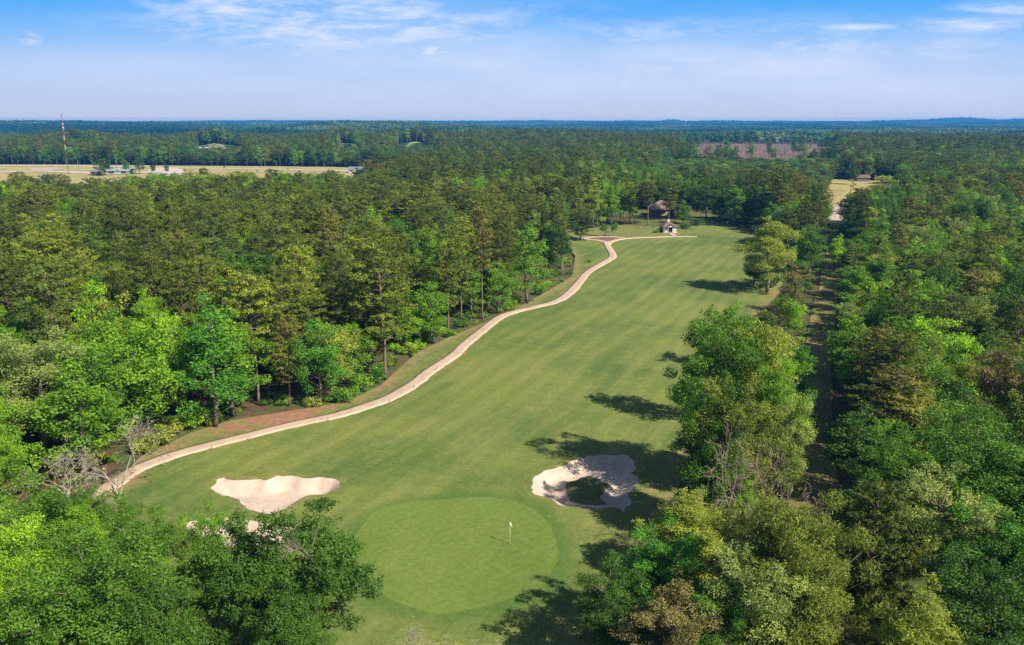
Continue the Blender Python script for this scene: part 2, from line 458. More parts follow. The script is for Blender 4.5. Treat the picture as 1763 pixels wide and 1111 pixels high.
# ------------------------------------------------------------------ ground sheets
def sheet(name, poly, m, lift, step, holes=(), attrs=None, kind="structure", flat_h=None):
    lo, hi = poly.min(0), poly.max(0)
    xs = np.arange(lo[0], hi[0], step); ys = np.arange(lo[1], hi[1], step)
    gx, gy = np.meshgrid(xs, ys); gx = gx.ravel() + rng.uniform(-.2, .2, gx.size) * step; gy = gy.ravel() + rng.uniform(-.2, .2, gy.size) * step
    ok = inside(poly, gx, gy) & (seg_dist(poly, gx, gy) > step * 0.35)
    for h in holes: ok &= ~inside(h, gx, gy)
    pts = [Vector((a, b)) for a, b in poly]
    n = len(poly); edges = [(i, (i + 1) % n) for i in range(n)]
    for h in holes:
        k = len(pts); pts += [Vector((a, b)) for a, b in h]; edges += [(k + i, k + (i + 1) % len(h)) for i in range(len(h))]
    pts += [Vector((a, b)) for a, b in zip(gx[ok], gy[ok])]
    v, e, f, *_ = delaunay_2d_cdt(pts, edges, [], 0, 1e-4)
    V = np.array([(p.x, p.y) for p in v])
    T = np.array([q for q in f if len(q) == 3], int)
    c = V[T].mean(1)
    k = inside(poly, c[:, 0], c[:, 1])
    for h in holes: k &= ~inside(h, c[:, 0], c[:, 1])
    T = T[k]
    a = V[T[:, 1]] - V[T[:, 0]]; b = V[T[:, 2]] - V[T[:, 0]]
    fl = (a[:, 0] * b[:, 1] - a[:, 1] * b[:, 0]) < 0
    T[fl] = T[fl][:, ::-1]
    z = (hgt(V[:, 0], V[:, 1]) if flat_h is None else flat_h(V)) + lift
    mb = MB(); mb.add(np.c_[V, z], T)
    me = mb.mesh(name, m, True)
    for an, fn in (attrs or {}).items():
        a_ = me.attributes.new(an, "FLOAT", "POINT"); a_.data.foreach_set("value", fn(V).astype(np.float32))
    o = link(name, me)
    return tag(o, kind=kind)


def ribbon(name, line, width, m, lift, th=0.0, kind="structure", wfn=None):
    line = np.asarray(line)
    d = np.gradient(line, axis=0); d /= np.linalg.norm(d, axis=1)[:, None]
    nrm = np.c_[-d[:, 1], d[:, 0]]
    w = np.full(len(line), width) if wfn is None else wfn(line)
    k = 5
    offs = np.linspace(-0.5, 0.5, k)
    P = line[:, None] + nrm[:, None] * (offs[None, :, None] * w[:, None, None])
    jit = rng.normal(0, 0.05, (len(line), 2))
    P[:, 0] += nrm * jit[:, :1]; P[:, -1] += nrm * jit[:, 1:]
    Z = hgt(P[..., 0], P[..., 1]) + lift
    V = np.concatenate([P, Z[..., None]], 2)
    if th:
        lo = V.copy()[:, [0, -1]]; lo[..., 2] -= th
        V = np.concatenate([lo[:, :1], V, lo[:, 1:]], 1); k += 2
    n = len(line)
    f = np.array([(i * k + j, (i + 1) * k + j, (i + 1) * k + j + 1, i * k + j + 1) for i in range(n - 1) for j in range(k - 1)])[:, ::-1]
    mb = MB(); mb.add(V.reshape(-1, 3), f)
    return tag(mb.build(name, m, None, False), kind=kind)


def build_ground():
    # one sheet to the horizon, finer where the camera is near
    ys = np.concatenate([np.arange(-120, 30, 15), np.arange(30, 345, 2.0), np.arange(345, 900, 12), np.arange(900, 3000, 50), np.arange(3000, 13001, 125)])
    def xs_for(y):
        half = min(400 + 1.05 * max(y, 0), 11300)
        return np.linspace(-half, half, 241)
    G = np.array([[(x, y) for x in xs_for(y)] for y in ys])
    z = hgt(G[..., 0], G[..., 1]) - 0.10
    # the sheet dips out of the way beneath the finer turf sheets
    gi = inside(golf_p, G[..., 0], G[..., 1]) & (seg_dist(golf_p, G[..., 0], G[..., 1]) > 2.5)
    z -= gi * 1.2
    V = np.concatenate([G, z[..., None]], 2); n, k = z.shape
    ii, jj = np.meshgrid(np.arange(n - 1), np.arange(k - 1), indexing="ij")
    f = np.stack([ii * k + jj, ii * k + jj + 1, (ii + 1) * k + jj + 1, (ii + 1) * k + jj], -1).reshape(-1, 4)
    mb = MB(); mb.add(V.reshape(-1, 3), f)
    tag(mb.build("ground", M_GROUND, None, True), kind="structure")

    soils = [(at(478, 716)[:2], 5.0, 1.3), (at(520, 712)[:2], 3.0, 1.0), (at(640, 612)[:2], 3.5, 1.1), (at(655, 660)[:2], 2.2, 1.0), (at(400, 742)[:2], 4, .7), (at(560, 700)[:2], 2.5, .7), (at(300, 775)[:2], 3, .6), (at(1178, 382)[:2], 6, 1), (at(150, 900)[:2], 4, .9),
             (at(1330, 505)[:2], 2.5, .8), (at(1120, 840)[:2], 2.2, .55), (at(985, 478)[:2], 4, .5)]
    def soil(V):
        d = seg_dist(path_main, V[:, 0], V[:, 1], False)
        r = 0.62 * np.exp(-((d - 1.35) / 0.5) ** 2) * (0.3 + vnoise(V[:, 0], V[:, 1], 9))
        for c, s, a in soils: r = np.maximum(r, a * np.exp(-((V[:, 0] - c[0]) ** 2 + (V[:, 1] - c[1]) ** 2) / (s * s)))
        return r
    def dry(V):
        e = seg_dist(golf_p, V[:, 0], V[:, 1])
        left = V[:, 0] < 15
        r = 0.75 * (1 - sstep(0.5, 5.0, e)) * np.where(left, 1, .85)
        for poly in (bunker_a, bunker_c):
            r = np.maximum(r, 0.42 * (1 - sstep(0.3, 3.2, seg_dist(poly, V[:, 0], V[:, 1]))))
        r = np.maximum(r, 0.5 * sstep(262, 285, V[:, 1]) * (V[:, 0] < 52))
        r = np.maximum(r, 0.40 * (1 - sstep(54, 62, V[:, 1])))
        return r
    def collar(V):
        m = np.hypot(V[:, 0] + 7, V[:, 1] - 70) < 40; r = np.zeros(len(V))
        d = seg_dist(green_p, V[m, 0], V[m, 1]) * np.where(inside(green_p, V[m, 0], V[m, 1]), -1, 1)
        r[m] = np.exp(-(np.maximum(0, np.abs(d - 0.4) - .35) / 0.75) ** 2) * (0.55 + 0.6 * vnoise(V[m, 0], V[m, 1], 6)); return r
    sheet("fairway", golf_p, M_TURF, 0.0, 1.0, attrs={"soil": soil, "dry": dry, "collar": collar}, holes=[bunker_a, bunker_b, bunker_c])
    sheet("putting_green", green_p, M_GREEN, 0.018, 0.9)
    sheet("sand_bunker", bunker_a, M_SAND, -0.03, 0.5)
    sheet("sand_bunker", bunker_b, M_SAND, -0.03, 0.5)
    sheet("sand_bunker", bunker_c, M_SAND, -0.03, 0.45, holes=[island_c])
    sheet("bunker_island", island_c, M_ISLE, 0.0, 0.45)
    wf = lambda L: 2.2 + 0.5 * (vnoise(L[:, 0], L[:, 1], 14) - 0.5)
    ribbon("cart_path", path_main, 2.2, M_PATH, 0.11, 0.12, wfn=wf)
    ribbon("cart_path_branch", path_right, 2.2, M_PATH, 0.10, 0.12)
    ribbon("cart_path_branch", path_left, 2.2, M_PATH, 0.095, 0.12)
    ribbon("cart_path_branch", path_loop, 2.0, M_PATH, 0.09, 0.12)
    ribbon("kiosk_walk", path_kiosk, 1.7, M_PATH, 0.085, 0.1)
    sheet("mulch_bed", mulch_p, M_MULCH, 0.08, 1.0)
    ribbon("mown_track", track_c, 6.6, M_TRACK, 0.02, wfn=lambda L: 3.6 + 1.6 * vnoise(L[:, 0], L[:, 1], 12))
    sheet("farm_field", field_l, M_FIELD, 0.1, 22)
    sheet("clearing_meadow", field_r, M_FIELD, 0.08, 7)
    sheet("house_lawn", house_lawn, M_ISLE, 0.05, 4)
    for p in pasture: sheet("far_pasture", p, M_PASTURE, 0.3, 30)
    sheet("clear_cut", clear_cut, M_CLEAR, 0.6, 40)
    L = smooth_poly(np.array([(-1050, 782), (-700, 770), (-420, 752), (-330, 735), (-250, 712), (-160, 690), (-105, 660), (-62, 640)]), False)
    ribbon("dirt_road", L, 9, M_ROAD, 0.3)
    L = smooth_poly(P2([(-20, 298), (60, 296), (120, 297), (190, 300), (260, 298), (330, 305)]), False)
    ribbon("farm_track", L, 14, M_ROAD, 0.35)
    sp_ = smooth_poly(P2([(1414, 374), (1424, 360), (1444, 352), (1466, 357), (1476, 367), (1460, 376), (1436, 379)]))
    sheet("sandy_patch", sp_, M_SAND, 0.16, 3)
    L = smooth_poly(P2([(1402, 352), (1425, 353), (1452, 356), (1480, 358)]), False)
    ribbon("sandy_lane", L, 4, M_SAND, 0.14)
    sand2 = smooth_poly(P2([(255, 297), (262, 291), (300, 290), (318, 296), (300, 303), (270, 303)]))
    sheet("sandy_patch", sand2, M_ROAD, 0.4, 12)
    bare = smooth_poly(P2([(50, 291), (80, 289), (110, 291), (90, 295), (60, 297)]))
    sheet("sandy_patch", bare, sand_mat("bare_earth", (0.40, 0.29, 0.20), (0.52, 0.38, 0.27)), 0.4, 12)


# ------------------------------------------------------------------ tree prototypes
def unit(r, n):
    v = r.normal(size=(n, 3))
    return v / np.linalg.norm(v, axis=1)[:, None]


def limb(mb, a, b, r0, r1, r, bend=0.12, n=5, seg=5):
    a = np.asarray(a, float); b = np.asarray(b, float)
    t = np.linspace(0, 1, n)[:, None]
    L = np.linalg.norm(b - a)
    mid = r.normal(0, bend * L, 3)
    mid[2] += 0.10 * L
    p = a * (1 - t) + b * t + mid * (4 * t * (1 - t)) * 0.5
    mb.tube(p, r0 * (1 - t[:, 0]) + r1 * t[:, 0], seg, cap=False)


def pine(seed, H=20.0, Rm=3.6, base=0.42, dens=1.0, top_round=0.5, tuft=1.0, nt=19):
    r = np.random.default_rng(seed)
    tr = MB(); cr = MB()
    zs = np.linspace(0, H, 14)
    lean = np.c_[np.cumsum(r.normal(0, 0.09, 14)), np.cumsum(r.normal(0, 0.09, 14)), zs]
    lean[:, :2] -= lean[0, :2]
    tr.tube(lean, 0.165 * (H / 20) * (1 - zs / H) ** 0.75 + 0.025, 8)
    ax = lambda z: np.array((np.interp(z, zs, lean[:, 0]), np.interp(z, zs, lean[:, 1]), z))
    C, N, S, A = [], [], [], []
    z = H * base
    ang = r.uniform(0, 6)
    lump = r.uniform(0.7, 1.25, 8)
    while z < H * 0.985:
        f = (z - H * base) / (H * (1 - base))
        prof = (0.62 + 0.95 * f) if f < 0.3 else 0.905 * max(0.0, 1 - ((f - 0.3) / 0.7) ** (1.7 + top_round * 1.8)) ** 0.8 + 0.12
        for _ in range(r.integers(3, 6) if f < 0.9 else 3):
            ang += 2.4 + r.normal(0, 0.35)
            if r.random() > dens: continue
            L = Rm * prof * r.uniform(0.6, 1.15) * lump[int(ang / 0.7854) % 8]
            rise = r.uniform(-0.12, 0.18) + 0.55 * f
            d = np.array((math.cos(ang), math.sin(ang), rise))
            p0 = ax(z); p1 = p0 + d * L
            if L > 0.9: limb(tr, p0, p1, 0.06 * (1 - f) + 0.02, 0.012, r, 0.06, 4, 4)
            m = max(3, int(L * 3.3))
            tt = r.uniform(0.38, 1.04, m)
            side = np.array((-d[1], d[0], 0))
            q = p0 + d * L * tt[:, None] + side * (r.normal(0, 0.24, m) * L * (1.15 - tt * 0.55))[:, None] + np.c_[np.zeros(m), np.zeros(m), r.normal(0.10, 0.12, m)]
            bv = r.uniform(0.15, 0.85)
            for c in q:
                k = nt
                u = unit(r, k); u[:, 2] = np.abs(u[:, 2]) * 0.9 + 0.05; u[:, :2] += d[:2] * 0.35
                rad = r.uniform(0.34, 0.62) * tuft
                C.append(c + u * rad * r.uniform(0.35, 1.0, (k, 1)))
                N.append(u * 0.95 + r.normal(0, 0.45, (k, 3)) + (0, 0, 0.28))
                S.append(r.uniform(0.24, 0.46, k) * tuft); A.append(np.clip(bv + r.normal(0, 0.22, k), 0, 1))
        z += r.uniform(0.42, 0.72) * (H / 20)
    C = np.vstack(C); N = np.vstack(N)
    cr.leaves(C, N, np.concatenate(S), 0.34, np.concatenate(A), r)
    return tr, cr


def broadleaf(seed, H=14.0, W=8.0, base=0.18, ncl=34, nl=190, leaf=0.34, rc=(1.0, 1.8), shape="round", open_=0.0, trunk_r=0.22, aspect=0.6):
    r = np.random.default_rng(seed)
    tr = MB(); cr = MB()
    zb = H * base; Hc = H - zb
    cz = zb + Hc * 0.5
    zs = np.linspace(0, H * 0.74, 9)
    ln = np.c_[np.cumsum(r.normal(0, 0.13, 9)), np.cumsum(r.normal(0, 0.13, 9)), zs]; ln[:, :2] -= ln[0, :2]
    tr.tube(ln, trunk_r * (1 - zs / H) ** 0.9 + 0.02, 7)
    ax = lambda z: np.array((np.interp(z, zs, ln[:, 0]), np.interp(z, zs, ln[:, 1]), z))
    u = []
    i = np.arange(ncl) + 0.5
    th = np.arccos(1 - 1.86 * i / ncl) ; ph = i * 2.39996 + r.uniform(0, 6)
    u = np.c_[np.cos(ph) * np.sin(th), np.sin(ph) * np.sin(th), np.cos(th)] + r.normal(0, 0.16, (ncl, 3))
    rad = np.where(r.random(ncl) < 0.72, r.uniform(0.74, 1.05, ncl), r.uniform(0.25, 0.7, ncl))
    prof = np.ones(ncl)
    if shape == "cone": prof = np.clip(0.95 - 0.62 * u[:, 2], 0.25, 1.3)
    if shape == "tall": prof = np.clip(0.85 - 0.25 * u[:, 2], 0.4, 1.2)
    if shape == "vase": prof = np.clip(0.85 + 0.28 * u[:, 2], 0.4, 1.2)
    mr = (rc[0] + rc[1]) / 2
    P = np.c_[u[:, 0] * (W / 2 - mr * 0.6) * rad * prof, u[:, 1] * (W / 2 - mr * 0.6) * rad * prof, cz + u[:, 2] * (Hc / 2 - mr * 0.5) * rad]
    C, N, S, A = [], [], [], []
    for p in P:
        if r.random() < open_: continue
        R_ = r.uniform(*rc) * (0.8 if p[2] > cz + Hc * 0.3 else 1.0)
        zt = float(np.clip(p[2] - np.hypot(p[0], p[1]) * r.uniform(0.5, 0.9), H * base * 0.8, H * 0.8))
        limb(tr, ax(min(zt, H * .7)), ax(min(zt, H * .7)) * .12 + p * .88 - (0, 0, .25), 0.065 * trunk_r / 0.22, 0.012, r, 0.06, 5, 4)
        n = int(nl * (R_ / mr) ** 2)
        d = unit(r, n); d[:, 2] += 0.25
        d /= np.linalg.norm(d, axis=1)[:, None]
        # ragged twigs: the cluster is a bundle of sprays, not a ball
        k = 9
        tw = unit(r, k); tw[:, 2] = tw[:, 2] * 0.7 + 0.2
        sp_ = r.integers(0, k, n)
        rr = R_ * r.uniform(0.30, 1.0, n) ** 0.42
        q = p + np.where((r.random(n) < 0.5)[:, None], d * rr[:, None] * 0.85, (tw[sp_] * (rr * 1.15)[:, None] + r.normal(0, 0.17 * R_, (n, 3)))) * (1, 1, 0.95)
        C.append(q)
        N.append(d * 0.95 + r.normal(0, 0.48, (n, 3)) + (0, 0, 0.30))
        S.append(leaf * r.uniform(0.7, 1.3, n)); A.append(np.clip(r.uniform(0.2, 0.8) + r.normal(0, 0.22, n), 0, 1))
    C = np.vstack(C); N = np.vstack(N)
    cr.leaves(C, N, np.concatenate(S), aspect, np.concatenate(A), r)
    return tr, cr


def bare(seed, H=9.0, W=6.0, depth=5, r0=0.16, stems=1, droop=0.0, leafy=0):
    """leafless tree: recursive forks down to twigs, one mesh for the limbs; optional few leaves"""
    r = np.random.default_rng(seed)
    tr = MB(); cr = MB(); tips = []
    def grow(p, d, L, rad, lev):
        n = 4
        pts = [p]; q = p.copy(); dd = d.copy()
        for _ in range(n):
            dd = dd + r.normal(0, 0.13, 3); dd[2] += 0.03 - droop * 0.1 * (depth - lev); dd /= np.linalg.norm(dd)
            q = q + dd * L / n; pts.append(q.copy())
        tr.tube(np.array(pts), np.maximum(np.linspace(rad, rad * 0.62, n + 1), 0.011), 5 if lev > 2 else 3, cap=False)
        if lev == 0:
            tips.append(q); return
        for _ in range(r.integers(2, 4)):
            e = unit(r, 1)[0]; e -= dd * (e @ dd); e /= np.linalg.norm(e) + 1e-6
            nd = dd * r.uniform(0.7, 1.0) + e * r.uniform(0.45, 0.95); nd[:2] *= W / H * 1.25
            nd /= np.linalg.norm(nd)
            k = r.integers(2, n + 1)
            grow(pts[k].copy(), nd, L * r.uniform(0.6, 0.85), rad * 0.58, lev - 1)
    for s in range(stems):
        a = r.uniform(0, 6.28)
        d = np.array((math.cos(a) * 0.35 * (stems > 1), math.sin(a) * 0.35 * (stems > 1), 1.0))
        grow(np.array((0.0, 0, 0)), d / np.linalg.norm(d), H * 0.34, r0, depth)
    if leafy:
        t_ = np.array(tips); k = r.integers(0, len(t_), leafy)
        cr.leaves(t_[k] + r.normal(0, 0.22, (leafy, 3)), r.normal(0, 0.6, (leafy, 3)) + (0, 0, 0.6), r.uniform(0.16, 0.3, leafy), 0.6, r.random(leafy), r)
    return tr, cr


def shrub(seed, W=2.4, H=1.6, n=700, leaf=0.24):
    r = np.random.default_rng(seed)
    tr = MB(); cr = MB()
    for _ in range(6):
        a = r.uniform(0, 6.28)
        limb(tr, (0, 0, 0), (math.cos(a) * W * .3, math.sin(a) * W * .3, H * .7), .03, .01, r, .1, 4, 4)
    for _ in range(9):
        p = np.array((r.normal(0, W * .24), r.normal(0, W * .24), H * r.uniform(.3, .75))); m = n // 9
        d = unit(r, m); q = p + d * r.uniform(.3, 1, (m, 1)) * np.array((W * .27, W * .27, H * .33))
        q[:, 2] = np.maximum(q[:, 2], 0.05)
        cr.leaves(q, d * .7 + r.normal(0, .5, (m, 3)) + (0, 0, .5), leaf * r.uniform(.7, 1.3, m), .6, np.clip(r.uniform(.2, .8) + r.normal(0, .2, m), 0, 1), r)
    return tr, cr


PROTO = {}      # kind -> list of (trunk mesh, crown mesh, H, W)


def proto(kind, pair, H, W, barkm, leafm):
    i = len(PROTO.setdefault(kind, []))
    tm = pair[0].mesh("%s_trunk_mesh" % kind, barkm, True)
    cm = pair[1].mesh("%s_crown_mesh" % kind, leafm) if pair[1].n else None
    PROTO[kind].append((tm, cm, H, W))


def build_protos():
    for i, (Rm, base, dens, tr_) in enumerate([(3.7, .26, .95, .35), (4.1, .34, .92, .7), (3.5, .20, 1, .2), (4.0, .46, .88, .8), (3.8, .16, 1, .45), (3.3, .30, .92, .12), (4.3, .30, .9, .55)]):
        proto("pine", pine(100 + i, 20, Rm, base, dens, tr_), 20, Rm * 2, M_PBARK, M_NEEDLE)
    for i, (b, n, sh, op) in enumerate([(.14, 36, "round", 0), (.10, 40, "round", .08), (.16, 34, "vase", .05), (.08, 40, "tall", .05), (.2, 32, "round", .12), (.12, 38, "tall", 0)]):
        proto("broad", broadleaf(200 + i, 14, 8, b, n + 8, 250, .29, (.85, 1.5), sh, op), 14, 8, M_BBARK, M_LEAF)
    for i in range(4):
        proto("cone", broadleaf(300 + i, 16, 6.6, .10, 50, 170, .28, (.65, 1.2), "cone", .05), 16, 6.6, M_BBARK, M_LEAF)
    for i in range(3):          # near trees: small leaves
        proto("near", broadleaf(400 + i, 14, 8, .12, 62, 720, .165, (.7, 1.3), ("round", "tall", "vase")[i], .08, aspect=.55), 14, 8, M_BBARK, M_LEAF)
    for i in range(3):          # near open-crowned trees with the limbs showing
        proto("open", broadleaf(450 + i, 14, 8, .22, 60, 640, .17, (.6, 1.1), ("round", "tall", "vase")[i], .2, .24, .55), 14, 8, M_BBARK, M_LEAF)
    for i in range(3):          # feathery drooping crowns
        proto("willow", broadleaf(480 + i, 14, 8, .08, 60, 420, .30, (.7, 1.25), ("tall", "round", "cone")[i], .04, aspect=.2), 14, 8, M_BBARK, M_LEAF)
    for i in range(3):
        proto("bare", bare(500 + i, 9, 7, 6, .10, 1 + i, 0.1), 9, 7, M_TWIG, M_LEAF)
    for i in range(2):
        proto("dead", bare(520 + i, 9, 7, 6, .10, 2, 0.15, 420), 9, 7, M_DEAD, M_LEAF)
    for i in range(4):
        proto("shrub", shrub(600 + i), 1.6, 2.4, M_TWIG, M_LEAF)
    proto("sapling", broadleaf(650, 3.4, 2.4, .3, 16, 60, .2, (.35, .6), "round", 0, .05), 3.4, 2.4, M_BBARK, M_LEAF)
# ------------------------------------------------------------------ trees
NOUN = dict(pine="pine_tree", broad="broadleaf_tree", cone="broadleaf_tree", near="broadleaf_tree", open="broadleaf_tree", willow="broadleaf_tree", bare="bare_tree", dead="bare_tree", shrub="shrub", sapling="sapling")
CAT = dict(pine_tree="pine tree", broadleaf_tree="broadleaf tree", bare_tree="bare tree", shrub="shrub", sapling="sapling")
TREES = []      # dicts: kind, var, tint, x, y, H, W, rot, label, hand


def tint_of(kind, name):
    return PT[name] / 4.0 if kind == "pine" else BT[name] / 8.0


def plant(kind, tint, mode, px, py, H, W, label, var=None):
    p = at(px, py, H if mode == "t" else 0.0)
    v = var if var is not None else len(TREES) % len(PROTO[kind])
    TREES.append(dict(kind=kind, var=v % len(PROTO[kind]), tname=tint, tint=tint_of(kind, tint), x=p[0], y=p[1], H=H, W=W, rot=rng.uniform(0, 6.28), label=label, hand=True))


def hand_trees():
    p = plant
    # edge of the left forest, along the cart path
    p("cone", "teal", "b", 371, 738, 16.4, 8.6, "emerald broadleaf tree with pale bare lower trunk at the left edge of the cart path", 0)
    p("pine", "light", "b", 445, 697, 18.2, 8.2, "yellowish olive pine with straight dark trunk behind the red soil patch", 3)
    p("pine", "brown", "b", 497, 699, 13.0, 5.0, "short brownish pine above the red soil patch beside the cart path", 5)
    p("broad", "teal", "b", 552, 698, 12.0, 7.2, "deep emerald round tree at the forest edge between the red soil and big pine", 0)
    p("broad", "bright", "b", 236, 752, 15.2, 11.5, "wide light green tree left of the pale bare trunk by the path", 1)
    p("near", "pale", "b", 80, 800, 15.6, 11.5, "large pale speckled broadleaf tree at the left frame edge", 0)
    p("broad", "mid", "b", 170, 790, 13, 9, "mid green tree right behind the grey dead tree at the lower left", 5)
    p("pine", "olive", "b", 664, 652, 21.4, 10.6, "biggest olive pine beside the cart path with reddish trunk and low dead limb", 1)
    p("pine", "dark", "b", 640, 640, 16.5, 6.0, "dark thinner pine just left of the biggest pine beside the cart path", 2)
    p("pine", "brown", "b", 832, 556, 22.0, 6.4, "tall pine with very long bare pole trunk close beside the cart path", 3)
    p("cone", "bright", "b", 908, 522, 18.5, 9.4, "tall bright green tree on the bend of the cart path below the fork", 1)
    p("broad", "deep", "b", 966, 472, 13.5, 7.8, "dark round tree at the forest corner nearest the path fork", 4)
    p("pine", "olive", "b", 772, 577, 20.0, 6.4, "slim olive pine with leaning trunk between biggest pine and pole trunk", 0)
    p("broad", "bright", "b", 742, 590, 10.5, 7.6, "low bright green bushy tree right of the biggest pine", 3)
    p("cone", "bright", "b", 858, 541, 11.5, 6.5, "small bright green tree just right of the pole trunk", 3)
    p("pine", "grey", "b", 1000, 415, 10.5, 9.0, "low dark wide pine standing alone at the path fork", 4)
    p("broad", "lime", "t", 158, 492, 16, 8.0, "lime green crown among brown pines at the far left", 3)
    p("broad", "yellow", "t", 470, 358, 17.5, 11.5, "wide yellow green crown amid the pines below the tan field", 1)
    p("broad", "lime", "t", 306, 322, 17.5, 9.5, "bright lime crown deep in the left pine forest below the field", 2)
    p("broad", "lime", "t", 335, 362, 17.0, 10, "lime round crown left of the wide yellow green crown amid the pines", 0)
    p("broad", "lime", "t", 18, 314, 18, 10, "lime crown at the left frame edge just below the tan field", 4)
    p("cone", "lime", "t", 640, 352, 17, 6.0, "small slim lime crown above and left of the biggest pine", 2)
    p("broad", "pale", "t", 595, 420, 16, 7.5, "pale green crown up and left of the biggest pine", 5)
    # far end of the fairway
    p("broad", "deep", "b", 1165, 378, 17.0, 14, "dark wide oak shading the hip roofed house from behind", 1)
    p("broad", "deep", "b", 1215, 380, 16.5, 14, "dark wide oak right of the hip roofed house", 0)
    p("cone", "yellow", "b", 1022, 392, 17.5, 9, "tall yellowish tree behind the grassy bank left of the kiosk", 0)
    p("cone", "bright", "b", 1052, 388, 16.0, 8, "fresh green tree behind the two saplings of the mulch bed", 2)
    p("pine", "olive", "b", 1088, 387, 17.0, 8, "olive pine behind the grassy bank left of the hip roofed house", 0)
    p("pine", "dark", "b", 1116, 388, 16.5, 8.5, "dark pine with long trunks at the left corner of the hip roofed house", 3)
    p("pine", "olive", "b", 1152, 381, 15.5, 7.5, "olive pine with its trunk before the middle of the hip roofed house", 1)
    p("broad", "mid", "b", 1176, 386, 8.5, 8, "small mid green tree before the right end of the hip roofed house", 3)
    p("cone", "bright", "b", 1262, 386, 15.5, 9.5, "tall fresh green tree at the far right corner of the fairway", 1)
    p("cone", "deep", "b", 1238, 384, 12.0, 7.0, "dark narrow tree at the far end of the fairway", 3)
    p("pine", "dark", "b", 1298, 392, 21, 10, "tallest dark pine at the far right corner of the fairway", 1)
    p("pine", "dark", "b", 1338, 395, 21, 10, "dark pine behind the yellowish oak beside the fairway", 2)
    p("pine", "brown", "b", 1375, 392, 19, 9, "tall brownish pine at the left rim of the sandy clearing", 3)
    p("broad", "mid", "b", 1386, 398, 14.0, 10, "mid green round tree at the left rim of the sandy clearing", 1)
    p("broad", "bright", "b", 1345, 420, 12.5, 10, "fresh green crown directly behind the yellowish oak beside the fairway", 5)
    p("broad", "yellow", "t", 1523, 303, 16, 14, "rounded yellow green tree right of the sandy clearing", 0)
    p("broad", "deep", "t", 1502, 322, 14, 11, "dark round tree touching the right side of the sandy clearing", 1)
    # strip of trees between the fairway and the mown track
    p("near", "yellow", "t", 1330, 372, 17.5, 14.6, "big yellowish olive oak standing out over the far fairway", 1)
    p("broad", "mid", "t", 1398, 390, 12.5, 9.5, "fresh mid green tree between the yellowish oak and the mown track", 3)
    p("broad", "deep", "t", 1300, 450, 6, 7, "dark low bushy tree under the yellowish oak by the fairway", 4)
    p("cone", "brown", "t", 1368, 446, 14.5, 5.2, "narrow brownish columnar tree on the left rim of the mown track", 5)
    p("near", "mid", "t", 1243, 532, 19.5, 10.5, "mid green tree with the highest top of the clump over the middle fairway", 0)
    p("near", "yellow", "t", 1312, 540, 19.0, 10.5, "yellow tipped tree at the top of the clump beside the mown track", 1)
    p("near", "bright", "t", 1345, 605, 16, 8.0, "bright green crown in the clump left of the mown track", 2)
    p("open", "mid", "t", 1222, 640, 15.5, 7, "dark green tree on the fairway side of the clump, over the ring bunker", 2)
    p("near", "olive", "t", 1262, 640, 16, 8.5, "olive tree in the heart of the clump left of the mown track", 0)
    p("near", "mid", "t", 1243, 718, 12.5, 7.0, "shaded green tree at the lower end of the clump above the ring bunker", 1)
    p("near", "pale", "t", 1355, 668, 13, 6.0, "pale olive tree on the track side of the clump", 2)
    p("broad", "mid", "t", 1226, 532, 15.0, 8.0, "mid green tree behind the clump casting the long middle fairway shadow", 3)
    p("broad", "bright", "t", 1262, 518, 11.0, 7.0, "smaller bright tree at the far end of the clump beside the fairway", 4)
    p("broad", "teal", "t", 1378, 585, 9.5, 4.5, "slim emerald tree on the left rim of the mown track", 5)
    p("bare", "mid", "t", 1285, 692, 15.0, 9.0, "leafless grey branching tree in front of the clump by the mown track", 2)
    p("bare", "mid", "t", 1372, 738, 13.5, 8.0, "leafless reddish twiggy tree hanging over the mown track", 1)
    p("bare", "mid", "b", 1225, 866, 5.0, 5.0, "low leafless bush right of the ring bunker", 0)
    p("willow", "olive", "t", 1340, 792, 16.0, 9.4, "large olive feathery tree at the lower right of the fairway", 0)
    p("willow", "olive", "t", 1425, 838, 14.5, 7.2, "olive feathery tree on the left rim of the dark track gap", 1)
    p("near", "yellow", "t", 1185, 838, 8.5, 8.0, "yellow green low tree overhanging the ring bunker's lower edge", 1)
    p("near", "pale", "t", 1300, 928, 11.5, 8.2, "yellowish tree in front of the large olive feathery tree", 0)
    p("near", "bright", "t", 1275, 800, 8, 5, "small bright crown right of the low leafless bush", 2)
    p("near", "teal", "t", 1140, 892, 10, 7.2, "bright emerald round tree at the right side of the putting green", 0)
    p("near", "deep", "t", 1060, 960, 8.5, 6.5, "dark tree shading the lower right of the putting green", 2)
    p("open", "brown", "t", 1165, 1002, 9.0, 7.2, "sparse reddish brown tree at the bottom edge right of the putting green", 1)
    p("near", "mid", "t", 1250, 1010, 8.5, 6.5, "mid green tree at the bottom edge right of the reddish brown tree", 2)
    p("near", "olive", "t", 1390, 985, 10.0, 7.0, "olive tree at the bottom edge left of the dark track gap", 1)
    # right of the track
    p("near", "mid", "t", 1690, 698, 15, 12, "large spreading bright topped tree at the right", 0)
    p("open", "pale", "t", 1635, 790, 13.5, 9.5, "pale speckled tree with visible limbs at the right", 2)
    p("willow", "yellow", "t", 1600, 1000, 11.5, 7.6, "yellow green feathery tree at the bottom right", 2)
    p("pine", "brown", "t", 1555, 640, 12.5, 8.0, "pinkish brown pine in the right forest near the dark track gap", 1)
    p("near", "brown", "t", 1740, 590, 15, 9.0, "tan tinged tree at the right frame edge", 1)
    p("broad", "lime", "t", 1612, 545, 12.5, 9.5, "bright lime round crown right of the mown track", 0)
    p("pine", "brown", "t", 1515, 562, 13, 7.5, "brown pine on the right side of the mown track", 2)
    p("broad", "lime", "t", 1540, 470, 13, 7.0, "lime crown right of the narrow brownish columnar tree across the track", 2)
